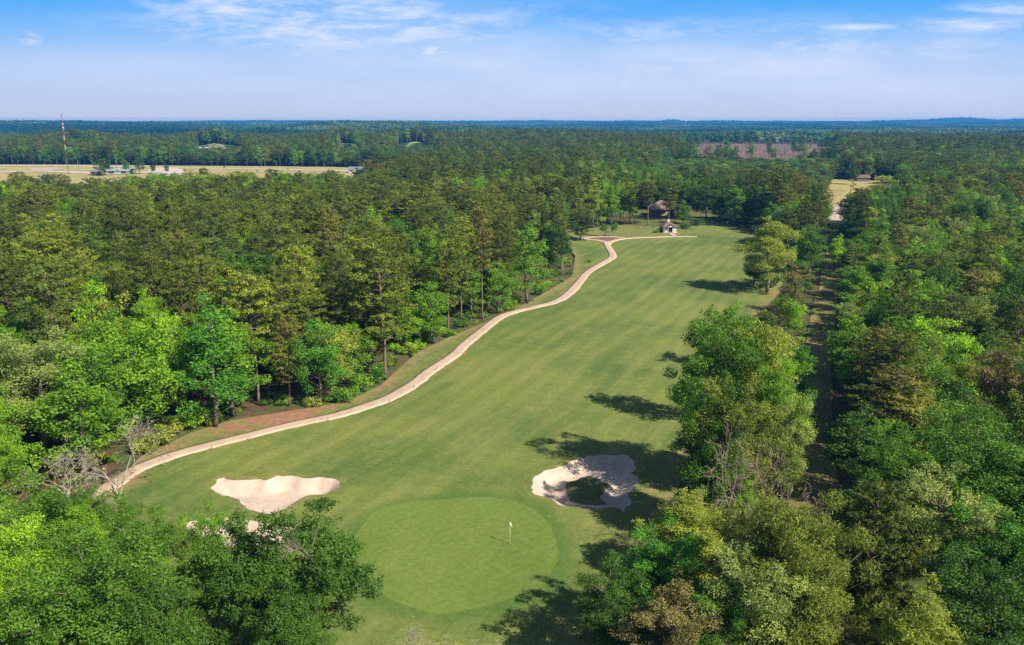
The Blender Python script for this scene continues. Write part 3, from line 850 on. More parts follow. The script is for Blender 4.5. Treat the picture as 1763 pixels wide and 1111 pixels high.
    p("broad", "bright", "t", 1470, 545, 10.5, 7.5, "fresh green tree bordering the right rim of the mown track", 3)
    p("broad", "lime", "t", 1443, 402, 10, 5.0, "slim lime tree at the far end of the mown track", 5)
    p("broad", "deep", "t", 1478, 700, 10.5, 8, "shadowed green tree on the right rim of the dark track gap", 4)
    p("broad", "yellow", "t", 1590, 655, 12, 6, "yellow mustard crown beside the pinkish brown pine", 1)
    p("near", "deep", "t", 1520, 820, 11, 8, "dark green tree right of the dark track gap", 2)
    p("near", "deep", "t", 1730, 940, 12, 9, "deep green tree at the bottom right corner", 0)
    p("near", "teal", "t", 1735, 860, 12, 8, "emerald tree at the right frame edge below the spreading tree", 2)
    # near left foreground
    p("near", "lime", "t", -6, 884, 14.0, 7.4, "vivid lime tree at the lower left frame edge", 0)
    p("near", "mid", "t", 165, 925, 14.0, 11, "wide mid green foreground tree at the lower left", 0)
    p("near", "mid", "t", 70, 990, 12.5, 8, "mid green foreground tree right of the vivid lime tree", 2)
    p("open", "forest", "t", 532, 850, 14.5, 9.6, "dark foreground tree hiding part of the left bunker with open branches", 2)
    p("open", "forest", "t", 385, 885, 13.0, 8.2, "open foreground tree with dark forked limbs and sand showing through", 1)
    p("near", "mid", "t", 232, 868, 10.5, 6.0, "small dark green foreground tree below the end of the cart path", 2)
    p("near", "forest", "t", 500, 1000, 11.5, 6.0, "mid green foreground crown at the bottom below the dark open tree", 1)
    p("near", "forest", "t", 270, 985, 12.0, 6.5, "mid green foreground crown between the wide tree and the forked limbs", 1)
    p("near", "bright", "t", 120, 868, 9.5, 7.0, "leafy tree hiding the lower end of the cart path at the left", 1)
    p("near", "mid", "t", 35, 830, 12.0, 8.5, "mid green tree above the vivid lime tree at the left frame edge", 2)
    p("near", "bright", "t", 350, 868, 10.5, 4.6, "small fresh crown at the left tip of the half hidden lower bunker", 0)
    p("near", "mid", "t", 140, 838, 7.0, 5.4, "leafy low tree among the grey dead trees by the path end", 1)
    p("near", "mid", "t", 178, 850, 7.5, 5.4, "leafy low tree covering the lower end of the cart path", 2)
    p("open", "forest", "t", 455, 920, 12.0, 6.5, "leafy foreground crown in front of the half hidden lower bunker", 1)
    p("dead", "pale", "b", 205, 862, 10.0, 7.0, "grey dead tree with bare crown at the lower end of the cart path", 0)
    p("dead", "pale", "b", 118, 905, 9.5, 8.5, "grey half dead tree with sparse leaves left of the cart path end", 1)
    p("dead", "pale", "b", 150, 965, 7.0, 5.0, "pale broken dead tree over the sandy path end at the lower left", 0)
    p("dead", "pale", "t", 705, 1050, 5.0, 3.0, "thin leafless sapling at the bottom edge below the putting green", 1)
    p("dead", "yellow", "t", 790, 1062, 5.5, 5.0, "twiggy almost leafless bush at the bottom edge below the putting green", 0)
    p("dead", "yellow", "t", 845, 1088, 4.5, 3.6, "pale twiggy bush at the bottom edge right of the other twiggy bush", 1)
    # lone trees of the fields
    p("broad", "deep", "b", 180, 303, 12.5, 13.5, "dark round tree alone in the tan field near the radio mast", 0)
    p("broad", "teal", "b", 218, 299, 9.5, 7.0, "small green tree in the tan field beside the grey shed", 3)
    p("broad", "deep", "b", 241, 300, 13.5, 9.0, "dark taller tree in the tan field right of the grey shed", 5)
    p("broad", "deep", "b", 264, 300, 7.5, 5.0, "small dark tree by the sandy patch of the tan field", 2)
    p("broad", "deep", "b", 288, 300, 7.0, 4.5, "smallest dark tree at the right of the tan field's sandy patch", 2)
    p("broad", "deep", "b", 651, 305, 10.0, 9.0, "dark round tree between the two left houses of the far farm", 1)
    p("broad", "deep", "b", 700, 300, 11.0, 9.0, "dark tree between the brown house and the slate roofed house", 3)
    p("bare", "mid", "b", 1437, 375, 12.5, 8.5, "leafless dark tree standing alone on the sandy clearing", 0)
    p("broad", "deep", "b", 1468, 318, 12.0, 10.0, "dark tree at the far end of the sandy clearing", 4)
    p("sapling", "mid", "b", 1040, 409, 4.4, 3.6, "leafy sapling in the mulch bed of the path fork, left one", 0)
    p("sapling", "mid", "b", 1057, 408, 4.6, 2.8, "narrower sapling at the back of the mulch bed, right one", 0)
    p("sapling", "brown", "b", 1449, 358, 4.0, 2.0, "thin dark sapling on the clearing right of the leafless tree", 0)
    p("sapling", "brown", "b", 1456, 357, 4.0, 2.0, "second thin dark sapling on the clearing, nearer the utility pole", 0)
    sh = [("teal", 412, 702, 3.4, 2.4, "emerald shrub at the forest edge behind the pale bare trunk"), ("bright", 355, 728, 3.2, 2.6, "bright shrub at the foot of the pale bare trunk"),
          ("yellow", 268, 770, 3.0, 1.8, "yellowish shrub by the grassy verge above the grey dead tree"), ("yellow", 300, 752, 3.0, 1.7, "tan green shrub on the verge left of the pale bare trunk"),
          ("teal", 655, 652, 2.8, 2.6, "dark green shrub at the foot of the biggest pine"), ("bright", 622, 668, 3.4, 3.0, "fresh shrub left of the biggest pine's trunk"),
          ("bright", 585, 693, 3.0, 2.4, "fresh shrub on the verge right of the deep emerald tree"), ("lime", 712, 600, 3.6, 1.3, "low yellow green thicket right of the biggest pine"),
          ("bright", 740, 586, 3.4, 2.6, "bright shrub under the low bushy tree right of the biggest pine"), ("mid", 800, 566, 3.2, 2.0, "green shrub left of the pole trunk's foot"),
          ("bright", 878, 535, 3.0, 2.4, "bright shrub right of the pole trunk by the path"), ("mid", 930, 505, 3.2, 2.2, "green shrub where the forest edge bends towards the fork"),
          ("mid", 1330, 498, 5.0, 3.6, "rounded shrub mound at the fairway edge beneath the yellowish oak"), ("mid", 1310, 488, 4.0, 3.0, "dark shrub at the fairway edge left of the shrub mound"),
          ("yellow", 540, 700, 2.2, 1.5, "yellowish low shrub on the red soil's right end"), ("lime", 330, 742, 2.6, 1.8, "small lime shrub on the verge left of the pale trunk"),
          ("yellow", 245, 782, 2.6, 1.6, "yellow green shrub nearest the lower end of the cart path"), ("bright", 606, 684, 2.2, 1.6, "small shrub between two shrubs left of the biggest pine"),
          ("olive", 1138, 398, 2.6, 1.7, "olive shrub left beside the white kiosk"), ("olive", 1128, 400, 2.2, 1.3, "lower olive shrub on the bank left of the white kiosk"),
          ("deep", 1180, 392, 4.5, 2.0, "dark shrub behind and right of the white kiosk"), ("deep", 1196, 388, 4.5, 2.2, "dark broad shrub in front of the oak right of the house"), ("olive", 1428, 370, 4.0, 2.4, "brownish shrub left of the leafless tree on the clearing"), ("olive", 1014, 451, 1.6, 1.0, "small dark shrub on the grass left of the cart path below the fork")]
    for tn, px, py, W, H, lb in sh:
        p("shrub", tn, "b", px, py, H, W, lb)


def scatter():
    hand = np.array([(t["x"], t["y"], t["W"]) for t in TREES if t["kind"] not in ("shrub", "sapling")])
    pick = lambda names, w: names[int(np.searchsorted(np.cumsum(w) / np.sum(w), rng.random()))]
    def blocked(X, Y, near):
        b = inside(golf_p, X, Y)
        if near: b |= (seg_dist(golf_p, X, Y) < 1.6)
        b |= (np.abs(X - TRK * Y) < 4.2 + (Y < 100) * 0.8) & (Y < 345)
        for q in (field_l, field_r, house_lawn, *pasture): b |= inside(q, X, Y)
        b |= inside(clear_cut, X, Y) & (rng.random(len(X)) < .992)
        b |= seg_dist(path_main, X, Y, False) < 2.8
        return b
    def grid(y0, y1, s, half0, half1, marg):
        ys = np.arange(y0, y1, s)
        out = []
        for i, y in enumerate(ys):
            h = 0.74 * y + marg
            xs = np.arange(-h, h + s, s) + (i % 2) * s * 0.5
            out.append(np.c_[xs, np.full(len(xs), y)])
        g = np.vstack(out)
        return g + rng.uniform(-0.34, 0.34, g.shape) * s
    far_pts = []
    for (y0, y1, s) in ((26, 130, 5.2), (130, 345, 5.8), (345, 800, 6.2), (800, 1330, 6.8)):
        g = grid(y0, y1, s, 0, 0, 30)
        X, Y = g[:, 0], g[:, 1]
        ok = ~blocked(X, Y, y0 < 345)
        d = np.full(len(X), 1e9)
        for hx, hy, hw in hand: d = np.minimum(d, np.hypot(X - hx, Y - hy) / (hw * 0.36 + 1.3))
        ok &= d > 1
        # nothing in front of the near left lens and the putting green, where the photograph is open
        px, py, zc = proj(X, Y, np.full(len(X), 10.0))
        ok &= ~((Y < 62) & (px > 240) & (px < 1080)) & ~((Y < 40) & (X < 0))
        # the far farm is seen over a low stretch of young trees
        ok &= ~((Y > 300) & (Y < 345) & (X < -60) & (rng.random(len(X)) < 0.25))
        for x, y, o in zip(X, Y, ok):
            if not o: continue
            right = x > TRK * y
            strip = (not right) and x > 0 and y < 250
            if strip and (rng.random() < .4 or seg_dist(golf_p, np.array([x]), np.array([y]))[0] < 3.0): continue
            edge = False
            if y < 345:
                if right: kind = pick(("pine", "broad", "cone", "willow"), (.15, .58, .17, .10))
                elif strip: kind = pick(("pine", "broad", "cone"), (.15, .65, .2))
                elif x < -24 and y < 112: kind = pick(("pine", "broad", "near", "cone"), (.12, .35, .38, .15))
                else:
                    m = vnoise(x + 300, y, 26)
                    kind = pick(("pine", "broad", "cone"), (.68, .21, .11)) if m > 0.40 else pick(("pine", "broad", "cone"), (.34, .44, .22))
                    if seg_dist(golf_p, np.array([x]), np.array([y]))[0] < 8 and rng.random() < .6: kind = pick(("broad", "cone"), (.6, .4)); edge = True
                if right and y < 75 and kind == "broad": kind = "near"
                if kind == "pine":
                    H = rng.uniform(10.5, 16) if right else (rng.uniform(13, 21.5) if y < 240 else rng.uniform(12.5, 19.3))
                    W = rng.uniform(5.6, 8.6)
                    tn = pick(("dark", "olive", "light", "brown", "grey"), (.32, .38, .12, .07, .11)) if not right else pick(("dark", "olive", "brown", "grey"), (.32, .36, .16, .16))
                else:
                    H = rng.uniform(8.5, 15) if (right or strip) else rng.uniform(11, 16.5)
                    W = rng.uniform(6, 9.2)
                    tn = pick(("deep", "mid", "bright", "lime", "olive", "yellow", "pale", "teal", "brown"), (.16, .28, .2, .06, .09, .07, .06, .07, .01) if right else (.08, .22, .28, .17, .04, .09, .04, .08, 0))
                if right and y > 250: H += 2
                if 285 < y and -145 < x < -70: H = rng.uniform(16.5, 20)
                if edge: H = rng.uniform(6, 12); W = rng.uniform(5, 7.5)
                if right and x - TRK * y < 9 and 95 < y < 260: H *= .68
                if strip: H = rng.uniform(5.5, 9.0); W = rng.uniform(4, 6.5)
                if -30 < x < 60 and y > 300: H = rng.uniform(15, 18.5)
            else:
                kind = pick(("pine", "broad", "cone"), (.52, .34, .14)) if vnoise(x, y + 500, 60) > .42 else pick(("pine", "broad", "cone"), (.22, .55, .23))
                H = rng.uniform(12, 21) if kind == "pine" else rng.uniform(12, 18)
                if y > 800: H += 2.0
                if x > 90 + 0.15 * y and y < 700: H = min(H, 17)
                W = rng.uniform(6.5, 10.5)
                tn = pick(("dark", "olive", "brown", "grey"), (.36, .2, .08, .36)) if kind == "pine" else pick(("deep", "mid", "bright", "lime", "olive", "yellow", "pale", "teal"), (.3, .28, .17, .03, .06, .05, .04, .12))
            if y < 480 and -235 < x < -60 and y > 345: H = rng.uniform(6, 12.5)
            if 400 < y < 720 and .17 < x / y < .39: H = rng.uniform(6.5, 10)
            if y > 640 and any(a_ < x / y < b_ for a_, b_ in ((-.145, -.085), (-.21, -.175), (-.375, -.31))) and y < 960: H = rng.uniform(8, 13)
            TREES.append(dict(kind=kind, var=int(rng.integers(len(PROTO[kind]))), tname=tn, tint=tint_of(kind, tn) + rng.uniform(-.035, .035), x=x, y=y, H=H, W=W, rot=rng.uniform(0, 6.28), label=None, hand=False))


def visible_areas(ymax=700, sc=0.36):
    """how many picture cells each crown fills, nearest first"""
    Wp, Hp = int(1763 * sc), int(1111 * sc)
    buf = np.full((Hp, Wp), -1, int)
    idx = [i for i, t in enumerate(TREES) if t["y"] < ymax]
    idx.sort(key=lambda i: TREES[i]["y"])
    for i in idx:
        t = TREES[i]
        fr = {"pine": .42, "shrub": .05, "sapling": .2}.get(t["kind"], .13)
        zt, zb = t["H"], t["H"] * fr
        px, py, zc = proj(t["x"], t["y"], (zt + zb) / 2)
        if zc < 5: continue
        _, pt, _ = proj(t["x"], t["y"], zt); _, pb, _ = proj(t["x"], t["y"], zb)
        cx, cy, rx, ry = px * sc, (pt + pb) / 2 * sc, t["W"] * .46 * F / zc * sc, abs(pb - pt) / 2 * sc + t["W"] * 0.1 * F / zc * sc
        x0, x1, y0, y1 = int(max(0, cx - rx)), int(min(Wp - 1, cx + rx)), int(max(0, cy - ry)), int(min(Hp - 1, cy + ry))
        if x1 < x0 or y1 < y0: continue
        yy, xx = np.mgrid[y0:y1 + 1, x0:x1 + 1]
        e = ((xx - cx) / max(rx, .6)) ** 2 + ((yy - cy) / max(ry, .6)) ** 2 <= (0.8 if t["kind"] in ("bare", "dead") else 1)
        sub = buf[y0:y1 + 1, x0:x1 + 1]
        if t["kind"] in ("bare", "dead", "open"): e &= ((xx + yy) % 2 == 0)
        sub[e & (sub < 0)] = i
    cnt = np.bincount(buf[buf >= 0], minlength=len(TREES))
    ys, xs = np.nonzero(buf >= 0); b = buf[ys, xs]
    sx = np.bincount(b, xs, len(TREES)); sy = np.bincount(b, ys, len(TREES))
    for i, t in enumerate(TREES):
        t["area"] = int(cnt[i])
        if cnt[i]: t["px"], t["py"] = sx[i] / cnt[i] / sc, sy[i] / cnt[i] / sc
        else:
            q = proj(t["x"], t["y"], t["H"] * .7); t["px"], t["py"] = q[0], q[1]


LAND = [(664, 520, "the biggest pine beside the path"), (345, 610, "the pale bare trunk beside the path"), (232, 640, "the wide light green tree"), (75, 660, "the large pale speckled tree"),
        (114, 300, "the foot of the radio mast"), (470, 385, "the wide yellow green crown"), (830, 470, "the long bare pole trunk"), (962, 430, "the dark corner tree below the fork"),
        (240, 300, "the grey shed"), (668, 298, "the far brown house"), (1150, 360, "the hip roofed house"), (1330, 430, "the big yellowish oak"), (1368, 520, "the narrow brownish columnar tree"),
        (1450, 350, "the sandy clearing"), (1612, 580, "the bright lime round crown"), (1640, 850, "the pale speckled limbed tree"), (1690, 780, "the spreading bright topped tree"),
        (1555, 690, "the pinkish brown pine"), (1350, 900, "the large olive feathery tree"), (1600, 1050, "the bottom yellow green feathery tree"), (1510, 590, "the brown trackside pine"), (445, 580, "the yellowish olive straight pine"),
        (160, 540, "the far left lime crown"), (205, 790, "the grey dead tree"), (1740, 650, "the tan tinged tree"), (1540, 500, "the lime crown across the track"), (1730, 330, "the far right dark woods"), (1523, 330, "the rounded yellow green clearing tree"),
        (335, 385, "the lime round crown"), (18, 340, "the left edge lime crown"), (900, 300, "the far mixed woods"), (595, 450, "the pale green crown"), (1440, 470, "the far bend of the track"), (1280, 640, "the clump over the fairway")]
PCOL = dict(dark="dark green", olive="olive", light="yellowish olive", brown="brownish", grey="grey green")
BCOL = dict(deep="deep green", mid="mid green", bright="bright green", lime="lime green", olive="olive green", yellow="yellow green", pale="pale green", teal="emerald green", brown="tan")
ORD = ["", "second ", "third ", "fourth ", "fifth ", "sixth ", "seventh ", "eighth ", "ninth ", "tenth "]


def auto_labels(ts):
    used = {}
    def phrase(t, k):
        d = sorted(LAND, key=lambda L: math.hypot(t["px"] - L[0], (t["py"] - L[1]) * 1.5))[k]
        dx, dy = t["px"] - d[0], (t["py"] - d[1]) * 1.3
        dr = ("right of " if dx > 0 else "left of ") if abs(dx) > abs(dy) else ("in front of " if dy > 0 else "behind ")
        big = "broad " if t["W"] > 7.4 else ("slender " if t["W"] < 6.4 else "")
        noun = "pine " if t["kind"] == "pine" else {"cone": "pointed leafy tree ", "willow": "feathery tree ", "near": "fine leaved tree "}.get(t["kind"], "round leafy tree ")
        c = (PCOL if t["kind"] == "pine" else BCOL)[t["tname"]]
        return big + c + " " + noun + dr + d[2], math.hypot(dx, dy)
    groups = {}
    for t in ts:
        best = phrase(t, 0)
        groups.setdefault(best[0], []).append((best[1], id(t), t))
    for ph, lst in groups.items():
        lst.sort(key=lambda q: q[:2])
        for k, (_, _, t) in enumerate(lst):
            t["label"] = (ORD[min(k, 9)] + ph).strip() if k else "nearest " + ph if len(lst) > 1 else ph


def build_trees():
    visible_areas()
    chosen = [t for t in TREES if t["hand"]]
    for nm in ("pine_tree", "broadleaf_tree"):
        have = sum(1 for t in chosen if NOUN[t["kind"]] == nm)
        rest = sorted((t for t in TREES if not t["hand"] and NOUN[t["kind"]] == nm and t["area"] > 3), key=lambda t: -t["area"])
        chosen += rest[:296 - have]
    auto_labels([t for t in chosen if not t["label"]])
    seen = set()
    for t in chosen:
        tm, cm, H0, W0 = PROTO[t["kind"]][t["var"]]
        nm = NOUN[t["kind"]]
        z = float(hgt(t["x"], t["y"])) - 0.05
        o = empty(nm, (t["x"], t["y"], z), t["rot"], (t["W"] / W0, t["W"] / W0, t["H"] / H0))
        left = t["x"] < TRK * t["y"]
        grp = {"pine_tree": "pines of the forests beside the fairway", "broadleaf_tree": "broadleaf trees around the fairway", "bare_tree": "leafless trees", "shrub": "shrubs along the verges", "sapling": "saplings"}[nm]
        tag(o, t["label"], CAT[nm], grp)
        tr = link("limbs" if nm in ("shrub",) else "trunk", tm, o)
        if cm is not None:
            c = link("crown", cm, o); c["tint"] = float(np.clip(t["tint"], 0, 1))
        t["done"] = True
    rest = [t for t in TREES if not t.get("done")]
    mass("pine_forest", [t for t in rest if t["kind"] == "pine"], ["pine"], "pine forest filling the land between and beyond the single pines", "pine forest")
    mass("broadleaf_forest", [t for t in rest if t["kind"] != "pine"], ["broad", "cone", "near", "willow"], "broadleaf woodland filling the gaps and the distance", "woodland")


def mass(name, ts, kinds, label, cat):
    """one object: points that carry tree copies"""
    plist, off = [], {}
    for k in kinds:
        off[k] = len(plist); plist += [(k, i) for i in range(len(PROTO[k]))]
    meshes = [[m for m in PROTO[k][i][:2] if m is not None] for k, i in plist]
    pts = np.array([(t["x"], t["y"], 0) for t in ts], float); pts[:, 2] = hgt(pts[:, 0], pts[:, 1]) - 0.05
    scl = np.array([(t["W"] / PROTO[t["kind"]][t["var"]][3],) * 2 + (t["H"] / PROTO[t["kind"]][t["var"]][2],) for t in ts])
    instancer(name, pts, np.array([off[t["kind"]] + t["var"] for t in ts]), np.array([t["rot"] for t in ts]), scl, np.array([t["tint"] for t in ts]), meshes, label, cat)


def instancer(name, pts, var, rot, scl, tint, meshes, label, cat, kind="stuff"):
    """points -> geometry-node copies; the meshes are joined into per-variant carriers inside this object's own node tree"""
    me = bpy.data.meshes.new(name + "_points")
    me.from_pydata(pts.tolist(), [], [])
    def att(n, typ, v, key="value"):
        a = me.attributes.new(n, typ, "POINT"); a.data.foreach_set(key, np.asarray(v).ravel())
    att("variant", "INT", np.asarray(var, np.int32))
    att("turn", "FLOAT_VECTOR", np.c_[np.zeros(len(pts)), np.zeros(len(pts)), rot].astype(np.float32), "vector")
    att("size", "FLOAT_VECTOR", np.asarray(scl, np.float32), "vector")
    att("tint", "FLOAT", np.clip(tint, 0, 1).astype(np.float32))
    o = link(name, me)
    ng = bpy.data.node_groups.new(name + "_nodes", "GeometryNodeTree")
    ng.interface.new_socket("Geometry", in_out="INPUT", socket_type="NodeSocketGeometry")
    ng.interface.new_socket("Geometry", in_out="OUTPUT", socket_type="NodeSocketGeometry")
    N = ng.nodes.new; L = ng.links.new
    gi, go = N("NodeGroupInput"), N("NodeGroupOutput")
    def named(n, typ):
        x = N("GeometryNodeInputNamedAttribute"); x.data_type = typ; x.inputs[0].default_value = n
        return next(s for s in x.outputs if s.enabled and s.name == "Attribute")
    var_s, turn_s, size_s = named("variant", "INT"), named("turn", "FLOAT_VECTOR"), named("size", "FLOAT_VECTOR")
    join = N("GeometryNodeJoinGeometry")
    src = None
    for vi, ms in enumerate(meshes):
        sel = N("FunctionNodeCompare"); sel.data_type = "INT"; sel.operation = "EQUAL"
        L(var_s, next(s for s in sel.inputs if s.enabled and s.name == "A"))
        next(s for s in sel.inputs if s.enabled and s.name == "B").default_value = vi
        iop = N("GeometryNodeInstanceOnPoints")
        L(gi.outputs[0], iop.inputs["Points"]); L(sel.outputs[0], iop.inputs["Selection"])
        rt = N("FunctionNodeEulerToRotation"); L(turn_s, rt.inputs[0]); L(rt.outputs[0], iop.inputs["Rotation"])
        L(size_s, iop.inputs["Scale"])
        j2 = N("GeometryNodeJoinGeometry")
        for m in ms:
            oi = N("GeometryNodeObjectInfo"); oi.transform_space = "ORIGINAL"
            oi.inputs["Object"].default_value = carrier(m)
            L(oi.outputs["Geometry"], j2.inputs[0])
        L(j2.outputs[0], iop.inputs["Instance"])
        L(iop.outputs[0], join.inputs[0])
    L(join.outputs[0], go.inputs[0])
    md = o.modifiers.new("copies", "NODES"); md.node_group = ng
    tag(o, label, cat, None, kind)
    return o


def carrier(me):
    """a scene object that already shows this mesh (its individual tree), used as the source of the copies"""
    for o in scene.objects:
        if o.type == "MESH" and o.data is me: return o
    raise RuntimeError("no tree shows " + me.name)


# ------------------------------------------------------------------ distant woods
def far_woods():
    meshes = []
    for s in range(4):
        r = np.random.default_rng(800 + s); cr = MB()
        n = 62
        for _ in range(n):
            x, y = r.uniform(-31, 31, 2); H = r.uniform(9, 17); W = r.uniform(4.5, 8); k = 26
            u = unit(r, k); u[:, 2] = u[:, 2] * .5 + .5
            c = np.array((x, y, H * .35)) + u * np.array((W / 2, W / 2, H * .62)) * r.uniform(.6, 1, (k, 1))
            cr.leaves(c, u * .8 + r.normal(0, .4, (k, 3)) + (0, 0, .4), r.uniform(2.2, 4.0, k), .7, np.clip(r.uniform(.05, .95) + r.normal(0, .15, k), 0, 1), r)
        me = cr.mesh("wood_patch_mesh", M_FAR)
        meshes.append([me])
    P = []
    y = 1330.0
    while y < 10800:
        s = 54 if y < 3000 else (80 if y < 5200 else 130)
        h = min(0.80 * y + 120, 9500)
        xs = np.arange(-h, h, s) + rng.uniform(0, s)
        for x in xs:
            xx, yy = x + rng.uniform(-.3, .3) * s, y + rng.uniform(-.3, .3) * s
            if any(inside(q, np.array([xx]), np.array([yy]))[0] for q in (*pasture, clear_cut)): continue
            op = vnoise(xx, yy, 330 if yy < 4000 else 900)
            if op > 0.80 and yy > 1500 and rng.random() < .8: continue
            P.append((xx, yy, s / 54))
        y += s * 0.95
    P = np.array(P)
    pts = np.c_[P[:, :2], hgt(P[:, 0], P[:, 1])]
    n = len(P)
    band = vnoise(P[:, 0] * .35, P[:, 1], 150) * .6 + vnoise(P[:, 0] * .5 + 900, P[:, 1], 420) * .4
    tint = np.clip((band - .22) / .52, 0, 1) ** 1.3 * rng.uniform(.7, 1.15, n)
    # the first four patches stand as plain meshes' owners inside the wood object itself
    owners = []
    o = tag(empty("far_woodland", (0, 0, 0)), "dark blue green woodland covering the land to the horizon", "woodland", None, "stuff")
    for i, ms in enumerate(meshes):
        k = i * 7 + 3
        q = link("wood_patch", ms[0], o); q.location = pts[k]; q.scale = (P[k, 2], P[k, 2], 1); q["tint"] = float(tint[k])
    w = instancer("wood_mass", pts, rng.integers(0, 4, n), rng.uniform(0, 6.28, n), np.c_[P[:, 2], P[:, 2], (.55 + .8 * vnoise(P[:, 0] + 400, P[:, 1], 140)) * rng.uniform(.85, 1.15, n)], tint, meshes, None, None)
    w.parent = o


FP = [(0.014, 0.040, 0.020), (0.022, 0.062, 0.024), (0.036, 0.092, 0.028), (0.075, 0.150, 0.040), (0.150, 0.200, 0.085)]  # far wood palette: darker and bluer, part of the haze is in the colour
M_FAR = leaf_mat("haze_tinted_leaves", FP, 0.12, 0.4, 0.05)


def snags():
    """bare trunks left standing on the cleared land"""
    r = np.random.default_rng(77); mb = MB()
    for _ in range(1100):
        x, y = r.uniform(130, 540), r.uniform(720, 1400)
        if not inside(clear_cut, np.array([x]), np.array([y]))[0]: continue
        H = r.uniform(2, 7.5); z = float(hgt(x, y))
        mb.tube([(x, y, z), (x + r.normal(0, .4), y, z + H * .6), (x + r.normal(0, .7), y, z + H)], [.28, .22, .1], 4, cap=False)
        for _ in range(3):
            h = H * r.uniform(.5, .95); a = r.uniform(0, 6.28)
            mb.tube([(x, y, z + h), (x + 2.4 * math.cos(a), y + 2.4 * math.sin(a), z + h + 1.3)], [.14, .06], 3, cap=False)
    tag(mb.build("cleared_land_snags", M_SNAG), "grey bare trunks standing on the pinkish cleared land", "dead trees", None, "stuff")


def undergrowth():
    """low scrub under the forest edges, too dense to count"""
    pts, tint, scl = [], [], []
    e = seg_dist
    for _ in range(9000):
        x, y = rng.uniform(-80, 110), rng.uniform(45, 330)
        if inside(golf_p, np.array([x]), np.array([y]))[0] or abs(x - TRK * y) < 2.9: continue
        d = seg_dist(golf_p, np.array([x]), np.array([y]))[0]
        dt = abs(x - TRK * y)
        if not (0.3 < d < 9 or dt < 9) or seg_dist(path_main, np.array([x]), np.array([y]), False)[0] < 2.6: continue
        if rng.random() < 0.35: continue
        pts.append((x, y, float(hgt(x, y)) - .1)); s = rng.uniform(.35, .95); scl.append((s, s, s * rng.uniform(.6, 1.2)))
        tint.append(tint_of("broad", ["mid", "bright", "yellow", "olive", "lime", "deep"][rng.integers(6)]))
    n = len(pts)
    instancer("undergrowth", np.array(pts), rng.integers(0, 4, n), rng.uniform(0, 6.28, n), np.array(scl), np.array(tint), [[PROTO["shrub"][i][1]] for i in range(4)], "mixed low scrub under the edges of the forest and the mown track", "undergrowth")
# ------------------------------------------------------------------ built things
M_WHITE = simple("white_paint", (0.50, 0.46, 0.45), .6, .06)
M_FLAG = simple("flag_cloth", (0.82, 0.80, 0.74), .8, .05)
M_POLE = simple("flag_pole_paint", (0.75, 0.66, 0.40), .4, .05)
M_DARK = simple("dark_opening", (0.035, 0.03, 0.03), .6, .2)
M_GLASS = simple("window_glass", (0.05, 0.06, 0.07), .08, .2, spec=.6)
M_BRICK = simple("brick_wall", (0.40, 0.25, 0.19), .9, .25, 6)
M_SHINGLE = simple("brown_shingles", (0.17, 0.105, 0.09), .9, .3, 4)
M_PINK = simple("pinkish_shingles", (0.215, 0.145, 0.125), .9, .25, 1.4)
M_SLATE = simple("grey_roofing", (0.17, 0.18, 0.20), .6, .15, 1)
M_TIN = simple("pale_tin", (0.26, 0.31, 0.34), .6, .12, .6, .0)
M_WOOD = simple("weathered_wood", (0.20, 0.15, 0.11), .9, .3, 5)
M_RED = simple("red_paint", (0.28, 0.035, 0.04), .5, .1)
M_WIRE = simple("wire_metal", (0.10, 0.10, 0.11), .5, .1)
M_TAN = simple("tan_siding", (0.50, 0.38, 0.29), .8, .1)
M_TRIM = simple("pale_trim", (0.66, 0.60, 0.56), .7, .08)


def base(px, py): 
    p = at(px, py); return (p[0], p[1], float(hgt(p[0], p[1])))


def hip_roof(mb, w, d, z, h, ridge, over=.5, th=.18):
    a, b = w / 2 + over, d / 2 + over
    r = ridge / 2
    v = [(-a, -b, z), (a, -b, z), (a, b, z), (-a, b, z), (-r, 0, z + h), (r, 0, z + h), (-a, -b, z - th), (a, -b, z - th), (a, b, z - th), (-a, b, z - th)]
    mb.add(v, [(0, 1, 5, 4), (1, 2, 5), (2, 3, 4, 5), (3, 0, 4), (6, 9, 8, 7), (0, 6, 7, 1), (1, 7, 8, 2), (2, 8, 9, 3), (3, 9, 6, 0)])


def gable_roof(mb, w, d, z, h, over=.4, th=.16, cx=0, cy=0, axis="x"):
    """ridge along x (or y)"""
    a, b = w / 2 + over, d / 2 + over
    v = np.array([(-a, -b, z), (a, -b, z), (a, 0, z + h), (-a, 0, z + h), (a, b, z), (-a, b, z)], float)
    v2 = v - (0, 0, th)
    V = np.vstack([v, v2])
    if axis == "y": V = V[:, [1, 0, 2]] * (1, -1, 1)
    V = V + (cx, cy, 0)
    mb.add(V, [(0, 1, 2, 3), (3, 2, 4, 5), (7, 6, 9, 8), (8, 9, 11, 10), (0, 6, 7, 1), (5, 4, 10, 11), (0, 3, 9, 6), (3, 5, 11, 9), (1, 7, 8, 2), (2, 8, 10, 4)])


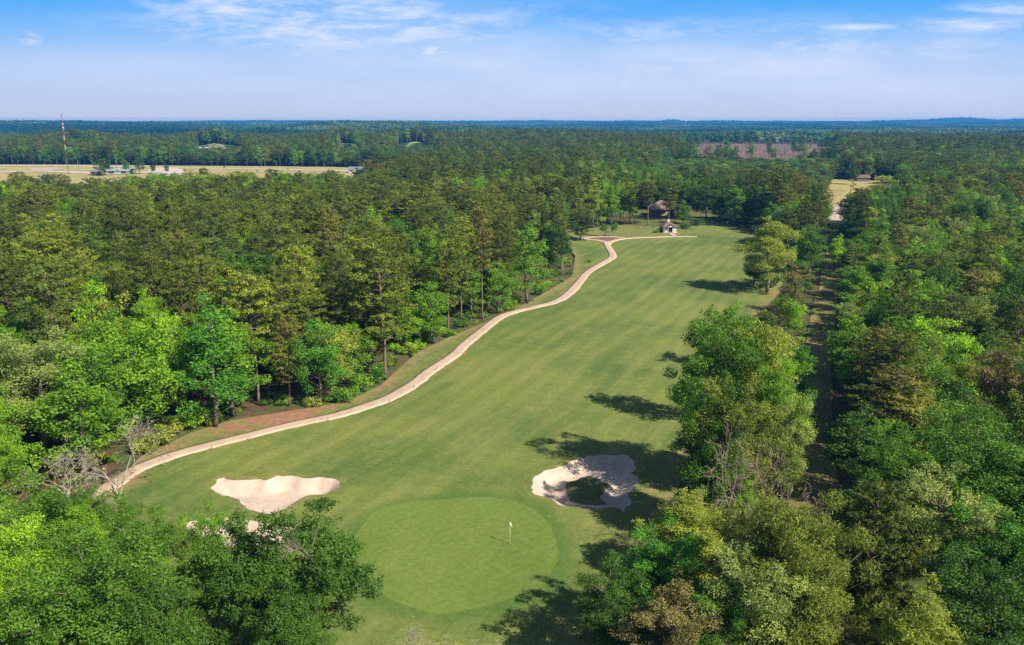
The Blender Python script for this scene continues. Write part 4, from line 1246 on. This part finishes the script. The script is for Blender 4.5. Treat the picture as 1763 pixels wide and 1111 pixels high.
def window(parent, x, y, z, w, h, nrm=(0, -1), name="window"):
    """recessed pane in a projecting frame on a wall facing -y or +/-x"""
    f = MB(); t = .09
    for (a0, a1, b0, b1) in ((-w / 2, w / 2, h / 2 - t, h / 2), (-w / 2, w / 2, -h / 2, -h / 2 + t), (-w / 2, -w / 2 + t, -h / 2 + t, h / 2 - t), (w / 2 - t, w / 2, -h / 2 + t, h / 2 - t), (-.03, .03, -h / 2 + t, h / 2 - t)):
        if nrm[1]: f.box(x + a0, x + a1, y - .06, y + .02, z + b0, z + b1)
        else: f.box(x - .06, x + .06, y + a0, y + a1, z + b0, z + b1)
    o = f.build(name, M_WHITE, parent)
    g = MB()
    if nrm[1]: g.box(x - w / 2 + t, x + w / 2 - t, y - .02, y + .01, z - h / 2 + t, z + h / 2 - t)
    else: g.box(x - .02, x + .02, y - w / 2 + t, y + w / 2 - t, z - h / 2 + t, z + h / 2 - t)
    g.build("pane", M_GLASS, o)
    return o


def flagstick():
    b = base(878, 934)
    o = tag(empty("golf_flag", b), "white flag on a pale yellow stick in the putting green", "golf flag")
    m = MB(); m.lathe([(.0, 0), (.024, .0), (.022, 1.2), (.018, 2.25), (0, 2.27)], 8); m.build("pole", M_POLE, o, True)
    f = MB(); n = 7; V = []
    for i in range(n):
        t = i / (n - 1)
        for z in (2.22 - .10 * t * .3, 1.72 + .16 * t):
            for s in (-.006, .006): V.append((.02 + .17 * t, .05 * math.sin(t * 5) + s - .08 * t, z - .26 * t * t))
    fc = []
    for i in range(n - 1):
        a, c = i * 4, i * 4 + 4
        fc += [(a, a + 2, c + 2, c), (a + 1, c + 1, c + 3, a + 3), (a, c, c + 1, a + 1), (a + 2, a + 3, c + 3, c + 2)]
    fc += [(0, 1, 3, 2), ((n - 1) * 4, (n - 1) * 4 + 2, (n - 1) * 4 + 3, (n - 1) * 4 + 1)]
    f.add(V, fc); f.build("flag", M_FLAG, o, True)
    c = MB(); c.lathe([(.0, .078), (.054, .078), (.058, .082), (.062, .078)], 16); c.build("cup", M_WHITE, o)


def kiosk():
    x, y, z = base(1150, 398)
    o = tag(empty("kiosk", (x, y, z), R(8), (.9, .9, .9)), "small white walled kiosk with brown pyramid roof and white cupola at the fairway's end", "kiosk")
    W = MB(); w, h = 5.2, 2.5
    # walls with a doorway in the front
    dw = .95
    W.box(-w / 2, -dw, -w / 2, -w / 2 + .15, 0, h); W.box(dw, w / 2, -w / 2, -w / 2 + .15, 0, h); W.box(-dw, dw, -w / 2, -w / 2 + .15, 2.15, h)
    W.box(-w / 2, -w / 2 + .15, -w / 2 + .15, w / 2 - .15, 0, h); W.box(w / 2 - .15, w / 2, -w / 2 + .15, w / 2 - .15, 0, h); W.box(-w / 2, w / 2, w / 2 - .15, w / 2, 0, h)
    W.build("wall", M_WHITE, o)
    fl = MB(); fl.box(-w / 2 - .3, w / 2 + .3, -w / 2 - 1.3, w / 2 + .3, -.1, .06); fl.build("slab", M_PATH, o)
    rf = MB(); hip_roof(rf, w, w, h, 1.75, .9, .55); roof = rf.build("roof", M_SHINGLE, o)
    g = MB(); gable_roof(g, 2.5, 2.4, h + .05, .95, .2, .14, 0, -w / 2 - .1, "y"); g.build("porch_gable", M_SHINGLE, o)
    gt = MB(); gt.add([(-1.2, -w / 2 - 1.18, h - .1), (1.2, -w / 2 - 1.18, h - .1), (0, -w / 2 - 1.18, h + .82), (-1.2, -w / 2 - 1.1, h - .1), (1.2, -w / 2 - 1.1, h - .1), (0, -w / 2 - 1.1, h + .82)], [(0, 1, 2), (5, 4, 3), (0, 3, 4, 1), (1, 4, 5, 2), (2, 5, 3, 0)]); gt.build("gable_panel", M_TRIM, o)
    for s in (-1.1, 1.1):
        p = MB(); p.box(s - .07, s + .07, -w / 2 - 1.17, -w / 2 - 1.03, .06, h - .1); p.build("post", M_WHITE, o)
    c = MB(); c.box(-.42, .42, -.42, .42, h + 1.45, h + 2.15); cu = c.build("cupola", M_WHITE, o)
    c2 = MB(); hip_roof(c2, .84, .84, h + 2.15, .5, .05, .12, .06); c2.build("cupola_roof", M_WHITE, cu)
    d = MB(); d.box(-.9, .9, -w / 2 + .9, -w / 2 + 1.0, .06, 2.1); d.build("doorway_shade", M_DARK, o)  # near-black panel inside the doorway, stands in for the shade of the interior
    bx = MB(); bx.box(-.35, .35, -w / 2 + .15, -w / 2 + .75, .06, 1.35); bx.box(-.3, .3, -w / 2 + .1, -w / 2 + .15, .75, 1.2); bx.build("vending_cabinet", M_WIRE, o)
    for s in (-1, 1): window(o, s * w / 2, .3, 1.5, 1.0, .8, (1, 0))


def ball_washer():
    x, y, z = base(1180.5, 402)
    o = tag(empty("ball_washer", (x, y, z)), "dark upright ball washer post on the grass right of the white kiosk", "ball washer")
    p = MB(); p.lathe([(.0, 0), (.30, 0), (.30, .06), (.07, .08), (.06, .9), (0, .9)], 10); p.build("post", M_WOOD, o)
    h = MB(); h.lathe([(0, .85), (.19, .87), (.22, 1.05), (.22, 1.6), (.15, 1.72), (0, 1.75)], 12); h.build("tank", M_WOOD, o, True)
    k = MB(); k.tube([(0, 0, 1.7), (0, 0, 1.95)], .03, 6); k.lathe([(0, 1.93), (.06, 1.96), (.06, 2.02), (0, 2.05)], 8); k.build("plunger", M_WIRE, o)


def house():
    x, y, z = base(1146, 371)
    o = tag(empty("house", (x, y, z), R(-6)), "brick house with wide pinkish hip roof among dark oaks behind the kiosk", "house")
    w, d, h = 13.5, 8.5, 2.8
    b = MB(); b.box(-w / 2, w / 2, -d / 2, d / 2, -.3, h); b.build("wall", M_BRICK, o)
    rf = MB(); hip_roof(rf, w, d, h, 3.1, 5.5, .7); roof = rf.build("roof", M_PINK, o)
    c = MB(); c.box(2.2, 3.1, .3, 1.1, h + 2.6, h + 5.0); c.build("chimney", M_BRICK, roof)
    g = MB(); gable_roof(g, 5, 5, h + .03, 2.2, .3, .15, 5.2, -d / 2 - .8, "y"); g.build("gable", M_PINK, o)
    e = MB(); e.box(2.9, 7.5, -d / 2 - 3.0, -d / 2 - .03, -.3, h - .15); e.add([(2.9, -d / 2 - 3.0, h - .15), (7.5, -d / 2 - 3.0, h - .15), (5.2, -d / 2 - 3.0, h + 1.8), (2.9, -d / 2 - 2.9, h - .15), (7.5, -d / 2 - 2.9, h - .15), (5.2, -d / 2 - 2.9, h + 1.8)], [(0, 1, 2), (5, 4, 3), (1, 4, 5, 2), (2, 5, 3, 0)]); e.build("wing", M_BRICK, o)
    for s in (-6.5, -4.3, -2.1, 0):
        p = MB(); p.box(s - .12, s + .12, -d / 2 - 1.9, -d / 2 - 1.66, -.2, h - .2); p.build("porch_post", M_WHITE, o)
    pr = MB(); pr.add([(-6.9, -d / 2 - 2.2, h - .2), (.6, -d / 2 - 2.2, h - .2), (.6, -d / 2 - .02, h + .35), (-6.9, -d / 2 - .02, h + .35), (-6.9, -d / 2 - 2.2, h - .34), (.6, -d / 2 - 2.2, h - .34), (.6, -d / 2 - .02, h + .2), (-6.9, -d / 2 - .02, h + .2)], [(0, 1, 2, 3), (7, 6, 5, 4), (0, 4, 5, 1), (1, 5, 6, 2), (2, 6, 7, 3), (3, 7, 4, 0)]); pr.build("porch_roof", M_PINK, o)
    for s in (-5.8, -1.2): window(o, s, -d / 2 - .03, 1.5, 1.7, 1.4)
    window(o, 5.2, -d / 2 - 3.03, 1.4, 1.6, 1.3)
    dr = MB(); dr.box(-4.4, -3.4, -d / 2 - .07, -d / 2 - .01, -.1, 2.1); dd = dr.build("door", M_DARK, o)
    kn = MB(); kn.lathe([(0, 1.0), (.04, 1.02), (.04, 1.06), (0, 1.08)], 8, (-3.55, -d / 2 - .1)); kn.build("handle", M_POLE, dd)


def cottage(px, py, w, d, h, rh, wallm, roofm, label, rz=0.0, gable_front=False):
    x, y, z = base(px, py)
    o = tag(empty("house", (x, y, z), R(rz)), label, "house")
    b = MB(); b.box(-w / 2, w / 2, -d / 2, d / 2, -.5, h)
    b.add([(-w / 2, -d / 2 + .01, h), (-w / 2, d / 2 - .01, h), (-w / 2, 0, h + rh * .94), (-w / 2 + .2, -d / 2 + .01, h), (-w / 2 + .2, d / 2 - .01, h), (-w / 2 + .2, 0, h + rh * .94)], [(0, 2, 1), (3, 4, 5), (0, 3, 5, 2), (1, 2, 5, 4)])
    b.add([(w / 2, -d / 2 + .01, h), (w / 2, d / 2 - .01, h), (w / 2, 0, h + rh * .94), (w / 2 - .2, -d / 2 + .01, h), (w / 2 - .2, d / 2 - .01, h), (w / 2 - .2, 0, h + rh * .94)], [(0, 1, 2), (3, 5, 4), (0, 2, 5, 3), (1, 4, 5, 2)])
    b.build("wall", wallm, o)
    r = MB(); gable_roof(r, w, d, h + .02, rh, .5, .2); r.build("roof", roofm, o)
    if gable_front:
        g = MB(); gable_roof(g, w * .36, 4, h + .05, rh * .9, .3, .2, 0, -d / 2 - .6, "y"); g.build("front_gable", roofm, o)
        e = MB(); a = w * .18; e.box(-a, a, -d / 2 - 2.4, -d / 2 - .03, -.5, h - .1)
        e.add([(-a, -d / 2 - 2.4, h - .1), (a, -d / 2 - 2.4, h - .1), (0, -d / 2 - 2.4, h + rh * .72), (-a, -d / 2 - 2.2, h - .1), (a, -d / 2 - 2.2, h - .1), (0, -d / 2 - 2.2, h + rh * .72)], [(0, 1, 2), (5, 4, 3), (1, 4, 5, 2), (2, 5, 3, 0)]); e.build("entrance", M_WHITE, o)
    for s in (-w * .36, w * .36): window(o, s, -d / 2 - .03, 1.6, 1.8, 1.4)


def shed(px, py, w, d, h, rh, wallm, roofm, label, rz=0.0, name="shed", cat="shed"):
    x, y, z = base(px, py)
    o = tag(empty(name, (x, y, z), R(rz)), label, cat)
    b = MB(); b.box(-w / 2, w / 2, -d / 2, d / 2, -1, h); b.build("wall", wallm, o)
    r = MB(); gable_roof(r, w, d, h + .02, rh, .5, .25); r.build("roof", roofm, o)
    for s in (-w * .25, w * .25):
        m = MB(); m.box(s - w * .1, s + w * .1, -d / 2 - .08, -d / 2 - .02, 0, h * .8); m.build("door", M_DARK, o)


def mast():
    x, y, z = base(118.5, 303)
    o = tag(empty("radio_mast", (x, y, z)), "tall thin red and white lattice radio mast rising above the tan field", "radio mast")
    top = 44.0; n = 22
    def sec(z0, z1, m, name):
        b = MB(); s0 = .27; k = 4
        tri = [(s0 * math.cos(a), s0 * math.sin(a)) for a in (R(90), R(210), R(330))]
        for (a, c) in tri: b.tube([(a, c, z0), (a, c, z1)], .09, 5)
        st = (z1 - z0) / k
        for i in range(k):
            for q in range(3):
                p, w = tri[q], tri[(q + 1) % 3]
                b.tube([(*p, z0 + i * st), (*w, z0 + (i + 1) * st)], .04, 4); b.tube([(*p, z0 + i * st), (*w, z0 + i * st)], .05, 4)
        b.build(name, m, o)
    sec(0.3, 15.0, M_WIRE, "lower_lattice")
    zz = np.linspace(15.0, 39.0, 8)
    for i in range(7): sec(zz[i], zz[i + 1], M_RED if i % 2 == 0 else M_WHITE, "lattice_section")
    a = MB(); a.lathe([(0, 39), (.28, 39), (.22, 42), (.1, 44), (0, 44)], 8); a.build("antenna", M_WIRE, o)
    for zd in (33.5, 36):
        d = MB(); d.lathe([(0, zd), (.5, zd + .1), (.5, zd + .7), (0, zd + 1.0)], 10, (.3, -.5)); d.build("dish", M_WHITE, o)
    f = MB(); f.box(-1.2, 1.2, -1.2, 1.2, -.5, .3); f.build("footing", M_PATH, o)
    for a_ in (R(90), R(210), R(330)):
        g = MB()
        for zt in (18, 37): g.tube([(.6 * math.cos(a_), .6 * math.sin(a_), zt), (18 * math.cos(a_), 18 * math.sin(a_), 0)], .02, 3)
        g.build("guy_wire", M_WIRE, o)


def pole(px, py, H, label, arm=True, loc=None):
    x, y, z = base(px, py) if loc is None else loc
    o = tag(empty("utility_pole", (x, y, z), R(12)), label, "utility pole")
    m = MB(); m.tube([(0, 0, -.3), (0, 0, H * .5), (0, 0, H)], [.20, .17, .13], 8); m.build("shaft", M_WOOD, o, True)
    if arm:
        c = MB(); c.box(-1.2, 1.2, -.16, -.04, H - .9, H - .75); cr = c.build("crossarm", M_WOOD, o)
        for s in (-1.1, -.4, .4, 1.1):
            i = MB(); i.lathe([(0, H - .75), (.06, H - .74), (.07, H - .6), (0, H - .55)], 8, (s, -.1)); i.build("insulator", M_WIRE, cr)
    return np.array((x, y, z + H - .6))


def wires():
    a = pole(1461, 370, 15.5, "lone utility pole on the sandy clearing right of the leafless tree")
    q = at(1540, 372)
    b = pole(0, 0, 15.0, "utility pole mostly hidden by trees right of the clearing", loc=(q[0], q[1], 0))
    m = MB()
    for s in (-1.1, .4, 1.1):
        t = np.linspace(0, 1, 14)
        p = a[None] * (1 - t[:, None]) + b[None] * t[:, None]; p[:, 2] -= 1.6 * 4 * t * (1 - t); p[:, 1] += s
        m.tube(p, .018, 4, cap=False)
    tag(m.build("power_line", M_WIRE), "thin sagging power wires between the two utility poles of the clearing", "power line")
    pole(202, 298, 13, "pale utility pole at the far edge of the tan field", False)
    pole(828, 300, 12, "pale utility pole rising from the far woods right of the slate roofed house", False)


def stakes():
    for i, (px, py, lb) in enumerate([(365, 774, "lower"), (430, 757, "second"), (565, 723, "third"), (671, 689, "fourth"), (713, 663, "fifth"), (752, 632, "sixth")]):
        x, y, z = base(px, py + 5)
        o = tag(empty("marker_stake", (x, y, z), .3 * i), "short dark stake on the fairway side of the cart path, %s from the bunker end" % ("first" if i == 0 else lb), "stake", "stakes along the cart path")
        m = MB(); m.box(-.04, .04, -.04, .04, -.2, .55); m.build("post", M_WOOD, o)
        c = MB(); c.add([(-.05, -.05, .55), (.05, -.05, .55), (.05, .05, .55), (-.05, .05, .55), (0, 0, .62)], [(0, 1, 4), (1, 2, 4), (2, 3, 4), (3, 0, 4), (3, 2, 1, 0)]); c.build("cap", M_WOOD, o)


def fence_line():
    """pale rail fence along the far edge of the tan field"""
    m = MB()
    L = smooth_poly(np.array([(-1000, 776), (-700, 764), (-420, 746), (-330, 729)]), False, 14)
    o = tag(empty("rail_fence", (0, 0, 0)), "pale low rail fence along the far edge of the tan field", "fence")
    for (x, y) in L: m.box(x - .12, x + .12, y - .12, y + .12, 0, 1.7)
    m.build("fence_post", M_TRIM, o)["kind"] = "stuff"
    for z0 in (.7, 1.4):
        r = MB(); r.tube(np.c_[L, np.full(len(L), z0)], .09, 4); r.build("rail", M_TRIM, o)


def far_buildings():
    cottage(616, 297.5, 13, 8, 2.4, 2.2, M_TAN, M_SLATE, "far house with grey roof and white front gable beyond the pine forest", 4, True)
    cottage(668, 298.5, 12, 9, 2.8, 3.0, M_TAN, M_PINK, "far house with brown roof and tan walls beyond the pine forest", -25)
    cottage(716, 299.5, 13, 9, 2.8, 2.8, M_TAN, M_SLATE, "far house with slate grey roof right of the brown one", 10)
    shed(207, 299, 18, 11, 2.4, 1.6, M_TIN, M_TIN, "low pale blue grey shed in the tan field", 5)
    shed(170, 301, 9, 7, 2.4, 1.2, M_WOOD, M_SLATE, "small dark shed left of the round field tree", 0)
    for px, py, w, lb in ((345, 248, 24, "long white barn roof far off among the trees"), (373, 250, 16, "smaller pinkish roofed barn right of the long white barn"), (409, 246.5, 5, "tiny white shed far off right of the barns"), (455, 252.5, 9, "small tan shed far off among the trees above the field")):
        y = 985.0; x = (px - CX) / F * (y * cp + 25 * sp); z = float(hgt(x, y)) + 0.2
        o = tag(empty("barn", (x, y, z), R(rng.uniform(-15, 15))), lb, "barn")
        b = MB(); b.box(-w / 2, w / 2, -6, 6, -3, 3.6); b.build("wall", M_WHITE, o)
        r = MB(); gable_roof(r, w, 12, 3.62, 2.2, .5, .25); r.build("roof", M_PINK if "pink" in lb else M_WHITE, o)
    x, y, z = at(1480, 309)
    cottage(1484, 312, 8, 7, 2.4, 1.8, M_WOOD, M_SHINGLE, "low grey house at the far end of the sandy clearing", -8)
    # water tower far on the horizon
    y = 5200.0; x = (1180 - CX) / F * (y * cp); z = float(hgt(x, y))
    o = tag(empty("water_tower", (x, y, z)), "tiny white water tower on the far horizon right of centre", "water tower")
    s = MB(); s.lathe([(0, 0), (2.2, 0), (1.5, 4), (1.4, 30), (3, 33), (0, 33)], 12); s.build("shaft", M_WHITE, o)
    t = MB(); t.lathe([(0, 32), (4, 33.5), (6.5, 37), (6.5, 40), (4, 43.5), (0, 45)], 16); t.build("tank", M_WHITE, o, True)


# ------------------------------------------------------------------ sky, sun, air
SUN_EL, SUN_AZ = R(41), math.atan2(0.79, -0.61)      # azimuth from +Y towards +X


def sun_and_sky():
    L = bpy.data.lights.new("sun", "SUN")
    L.energy = 5.0; L.angle = R(0.5); L.color = (1.0, 0.93, 0.80)
    o = bpy.data.objects.new("sun", L)
    d = Vector((math.sin(SUN_AZ) * math.cos(SUN_EL), math.cos(SUN_AZ) * math.cos(SUN_EL), math.sin(SUN_EL)))
    o.rotation_euler = d.to_track_quat("Z", "Y").to_euler()
    o.location = d * 300
    COL.objects.link(o)
    w = bpy.data.worlds.new("World"); scene.world = w; w.use_nodes = True
    t = NT(w.node_tree); bg = w.node_tree.nodes["Background"]
    sky = t.n("ShaderNodeTexSky", sky_type="NISHITA", sun_disc=False, sun_elevation=SUN_EL, sun_rotation=SUN_AZ, altitude=100.0, air_density=1.0, dust_density=0.6, ozone_density=1.5)
    STR = 0.065
    co = t.n("ShaderNodeTexCoord").outputs["Generated"]
    sep = t.n("ShaderNodeSeparateXYZ"); t.l(co, sep.inputs[0])
    X, Y, Z = sep.outputs
    k = 1.0 / STR
    low = t.ramp(Z, sky_stops())
    low = t.mix(1.0, low, (k, k, k), "MULTIPLY")
    low.node.clamp_result = False
    base_ = t.mix(t.ramp(Z, [(0.16, 0.0), (0.42, 1.0)]), low, sky.outputs[0])
    # thin high cloud: noise laid over the sky directions, gathered in a few banks
    yy = t.math("MAXIMUM", Y, 0.02)
    az = t.math("DIVIDE", X, yy); el = t.math("DIVIDE", Z, yy)
    vec = t.n("ShaderNodeCombineXYZ"); t.l(az, vec.inputs[0]); t.l(el, vec.inputs[1])
    def n_at(sx, sy, sc, det=7, ro=.62, rot=0.0, dist=.3):
        return t.noise(t.mapping(vec.outputs[0], (sx, sy, 1), (0, 0, rot)), sc, det, ro, dist)
    streak = n_at(1.0, 4.6, 9.0, 9, .72, R(-3)); puff = n_at(1.0, 2.6, 22.0, 7, .6); veil = n_at(1.0, 4.0, 3.2, 5, .55)
    def bank(u, v, a, b_):
        e = t.math("ADD", t.math("POWER", t.math("DIVIDE", t.math("SUBTRACT", az, u), a), 2.0), t.math("POWER", t.math("DIVIDE", t.math("SUBTRACT", el, v), b_), 2.0))
        return t.math("EXPONENT", t.math("MULTIPLY", e, -1.0))
    def at_px(px, py):
        xc, yc = (px - CX) / F, (CY - py) / F
        y_ = cp + yc * sp
        return xc / y_, (-sp + yc * cp) / y_
    tot = None
    for px, py, wx, wy, amp, tex in BANKS:
        u, v = at_px(px, py)
        m = t.math("MULTIPLY", bank(u, v, wx / F, wy / F), amp)
        s = {"s": streak, "p": puff, "v": veil}[tex]
        lo, hi = {"s": (.35, .58), "p": (.38, .62), "v": (.24, .58)}[tex]
        m = t.math("MULTIPLY", m, t.ramp(s, [(lo, 0.0), (hi, 1.0)]))
        tot = m if tot is None else t.math("MAXIMUM", tot, m)
    front = t.ramp(Y, [(0.02, 0.0), (0.08, 1.0)])
    tot = t.math("MULTIPLY", tot, front, clamp=True)
    cl = t.mix(1.0, (CLOUD[0], CLOUD[1], CLOUD[2]), (k, k, k), "MULTIPLY")
    out = t.mix(tot, base_, cl)
    for l in (low, base_, cl, out): l.node.clamp_result = False
    t.l(out, bg.inputs["Color"]); bg.inputs["Strength"].default_value = STR


EXPO = 0.75
DENOISE = False
# the sky as it looks through the air: (sine of elevation, colour); the world behind the air is brighter where more air lies in front
LOOK_T = [(0.0, (0.42, 0.50, 0.70)), (0.0126, (0.52, 0.59, 0.78)), (0.038, (0.46, 0.60, 0.87)), (0.065, (0.38, 0.585, 0.91)), (0.09, (0.20, 0.50, 0.96)), (0.118, (0.075, 0.41, 0.96))]
LOOK = [(z, tuple(float(np.interp(z, [q[0] for q in LOOK_T], [q[1][i] for q in LOOK_T])) for i in range(3))) for z in (0.0, .002, .004, .006, .008, .010, .0126, .016, .020, .025, .031, .038, .048, .06, .07, .085, .10, .115, .131, .15)]


def sky_stops():
    out = []
    for z, c in LOOK:
        tau = HAZE_D * min((HAZE_TOP - CAM_H) / max(z, 1e-4), 13000.0)
        T = math.exp(-tau)
        col = []
        for i in range(3):
            glow = HAZE_C[i] * AIR[i] * (1 - T)
            col.append(max(0.02, (c[i] / 2 ** EXPO - glow) / T))
        out.append((z, tuple(col)))
    return out + [(0.4, (0.06, 0.16, 0.42))]


AIR = (0.40, 0.40, 0.42)
CLOUD = (0.46, 0.50, 0.61)
BANKS = [(430, 12, 190, 36, 1.0, "s"), (600, 42, 320, 54, 1.0, "s"), (560, 42, 300, 56, .55, "v"), (1330, 112, 440, 62, .7, "v"), (760, 100, 300, 50, .75, "v"), (1330, 110, 380, 60, .75, "s"), (1180, 60, 260, 24, .6, "s"), (1000, 150, 520, 46, .7, "v"), (1450, 150, 480, 46, .7, "v"), (745, 87, 44, 10, 1.5, "p"), (700, 90, 60, 5, .5, "s"),
         (55, 66, 18, 9, 1.3, "p"), (1690, 42, 110, 15, 1.0, "s"), (1720, 17, 80, 11, 1.0, "s"), (1480, 47, 70, 6, .9, "s"), (1090, 142, 70, 11, .8, "p"), (1380, 80, 70, 11, .8, "p"), (1610, 78, 240, 16, .6, "s"), (240, 120, 300, 40, .4, "v"), (420, 145, 340, 24, .4, "v"), (900, 60, 200, 26, .5, "s"), (1300, 80, 120, 14, .6, "s")]
HAZE_D, HAZE_C = 0.000115, (0.07, 0.40, 1.0)
HAZE_TOP = 96.0


def haze():
    m = bpy.data.materials.new("haze_air"); m.use_nodes = True
    nt = m.node_tree; nt.nodes.clear()
    out = nt.nodes.new("ShaderNodeOutputMaterial"); v = nt.nodes.new("ShaderNodeVolumePrincipled")
    v.inputs["Color"].default_value = (*HAZE_C, 1); v.inputs["Density"].default_value = HAZE_D
    nt.links.new(v.outputs[0], out.inputs["Volume"])
    b = MB(); b.box(-11500, 11500, -200, 13100, -12, HAZE_TOP)
    o = b.build("haze", m); tag(o, kind="stuff")


build_protos()
build_ground()
hand_trees()
scatter()
build_trees()
far_woods()
snags()
undergrowth()
flagstick(); kiosk(); ball_washer(); house(); mast(); wires(); stakes(); fence_line(); far_buildings()
sun_and_sky()
haze()

vs = scene.view_settings
vs.view_transform = "Standard"; vs.look = "None"; vs.gamma = 1.0; vs.exposure = EXPO
scene.view_settings.use_curve_mapping = False
c = scene.cycles
c.max_bounces = 5; c.diffuse_bounces = 2; c.glossy_bounces = 1; c.transmission_bounces = 3; c.volume_bounces = 0; c.transparent_max_bounces = 4
c.use_denoising = DENOISE; c.denoiser = 'OPENIMAGEDENOISE'
c.sample_clamp_indirect = 4.0
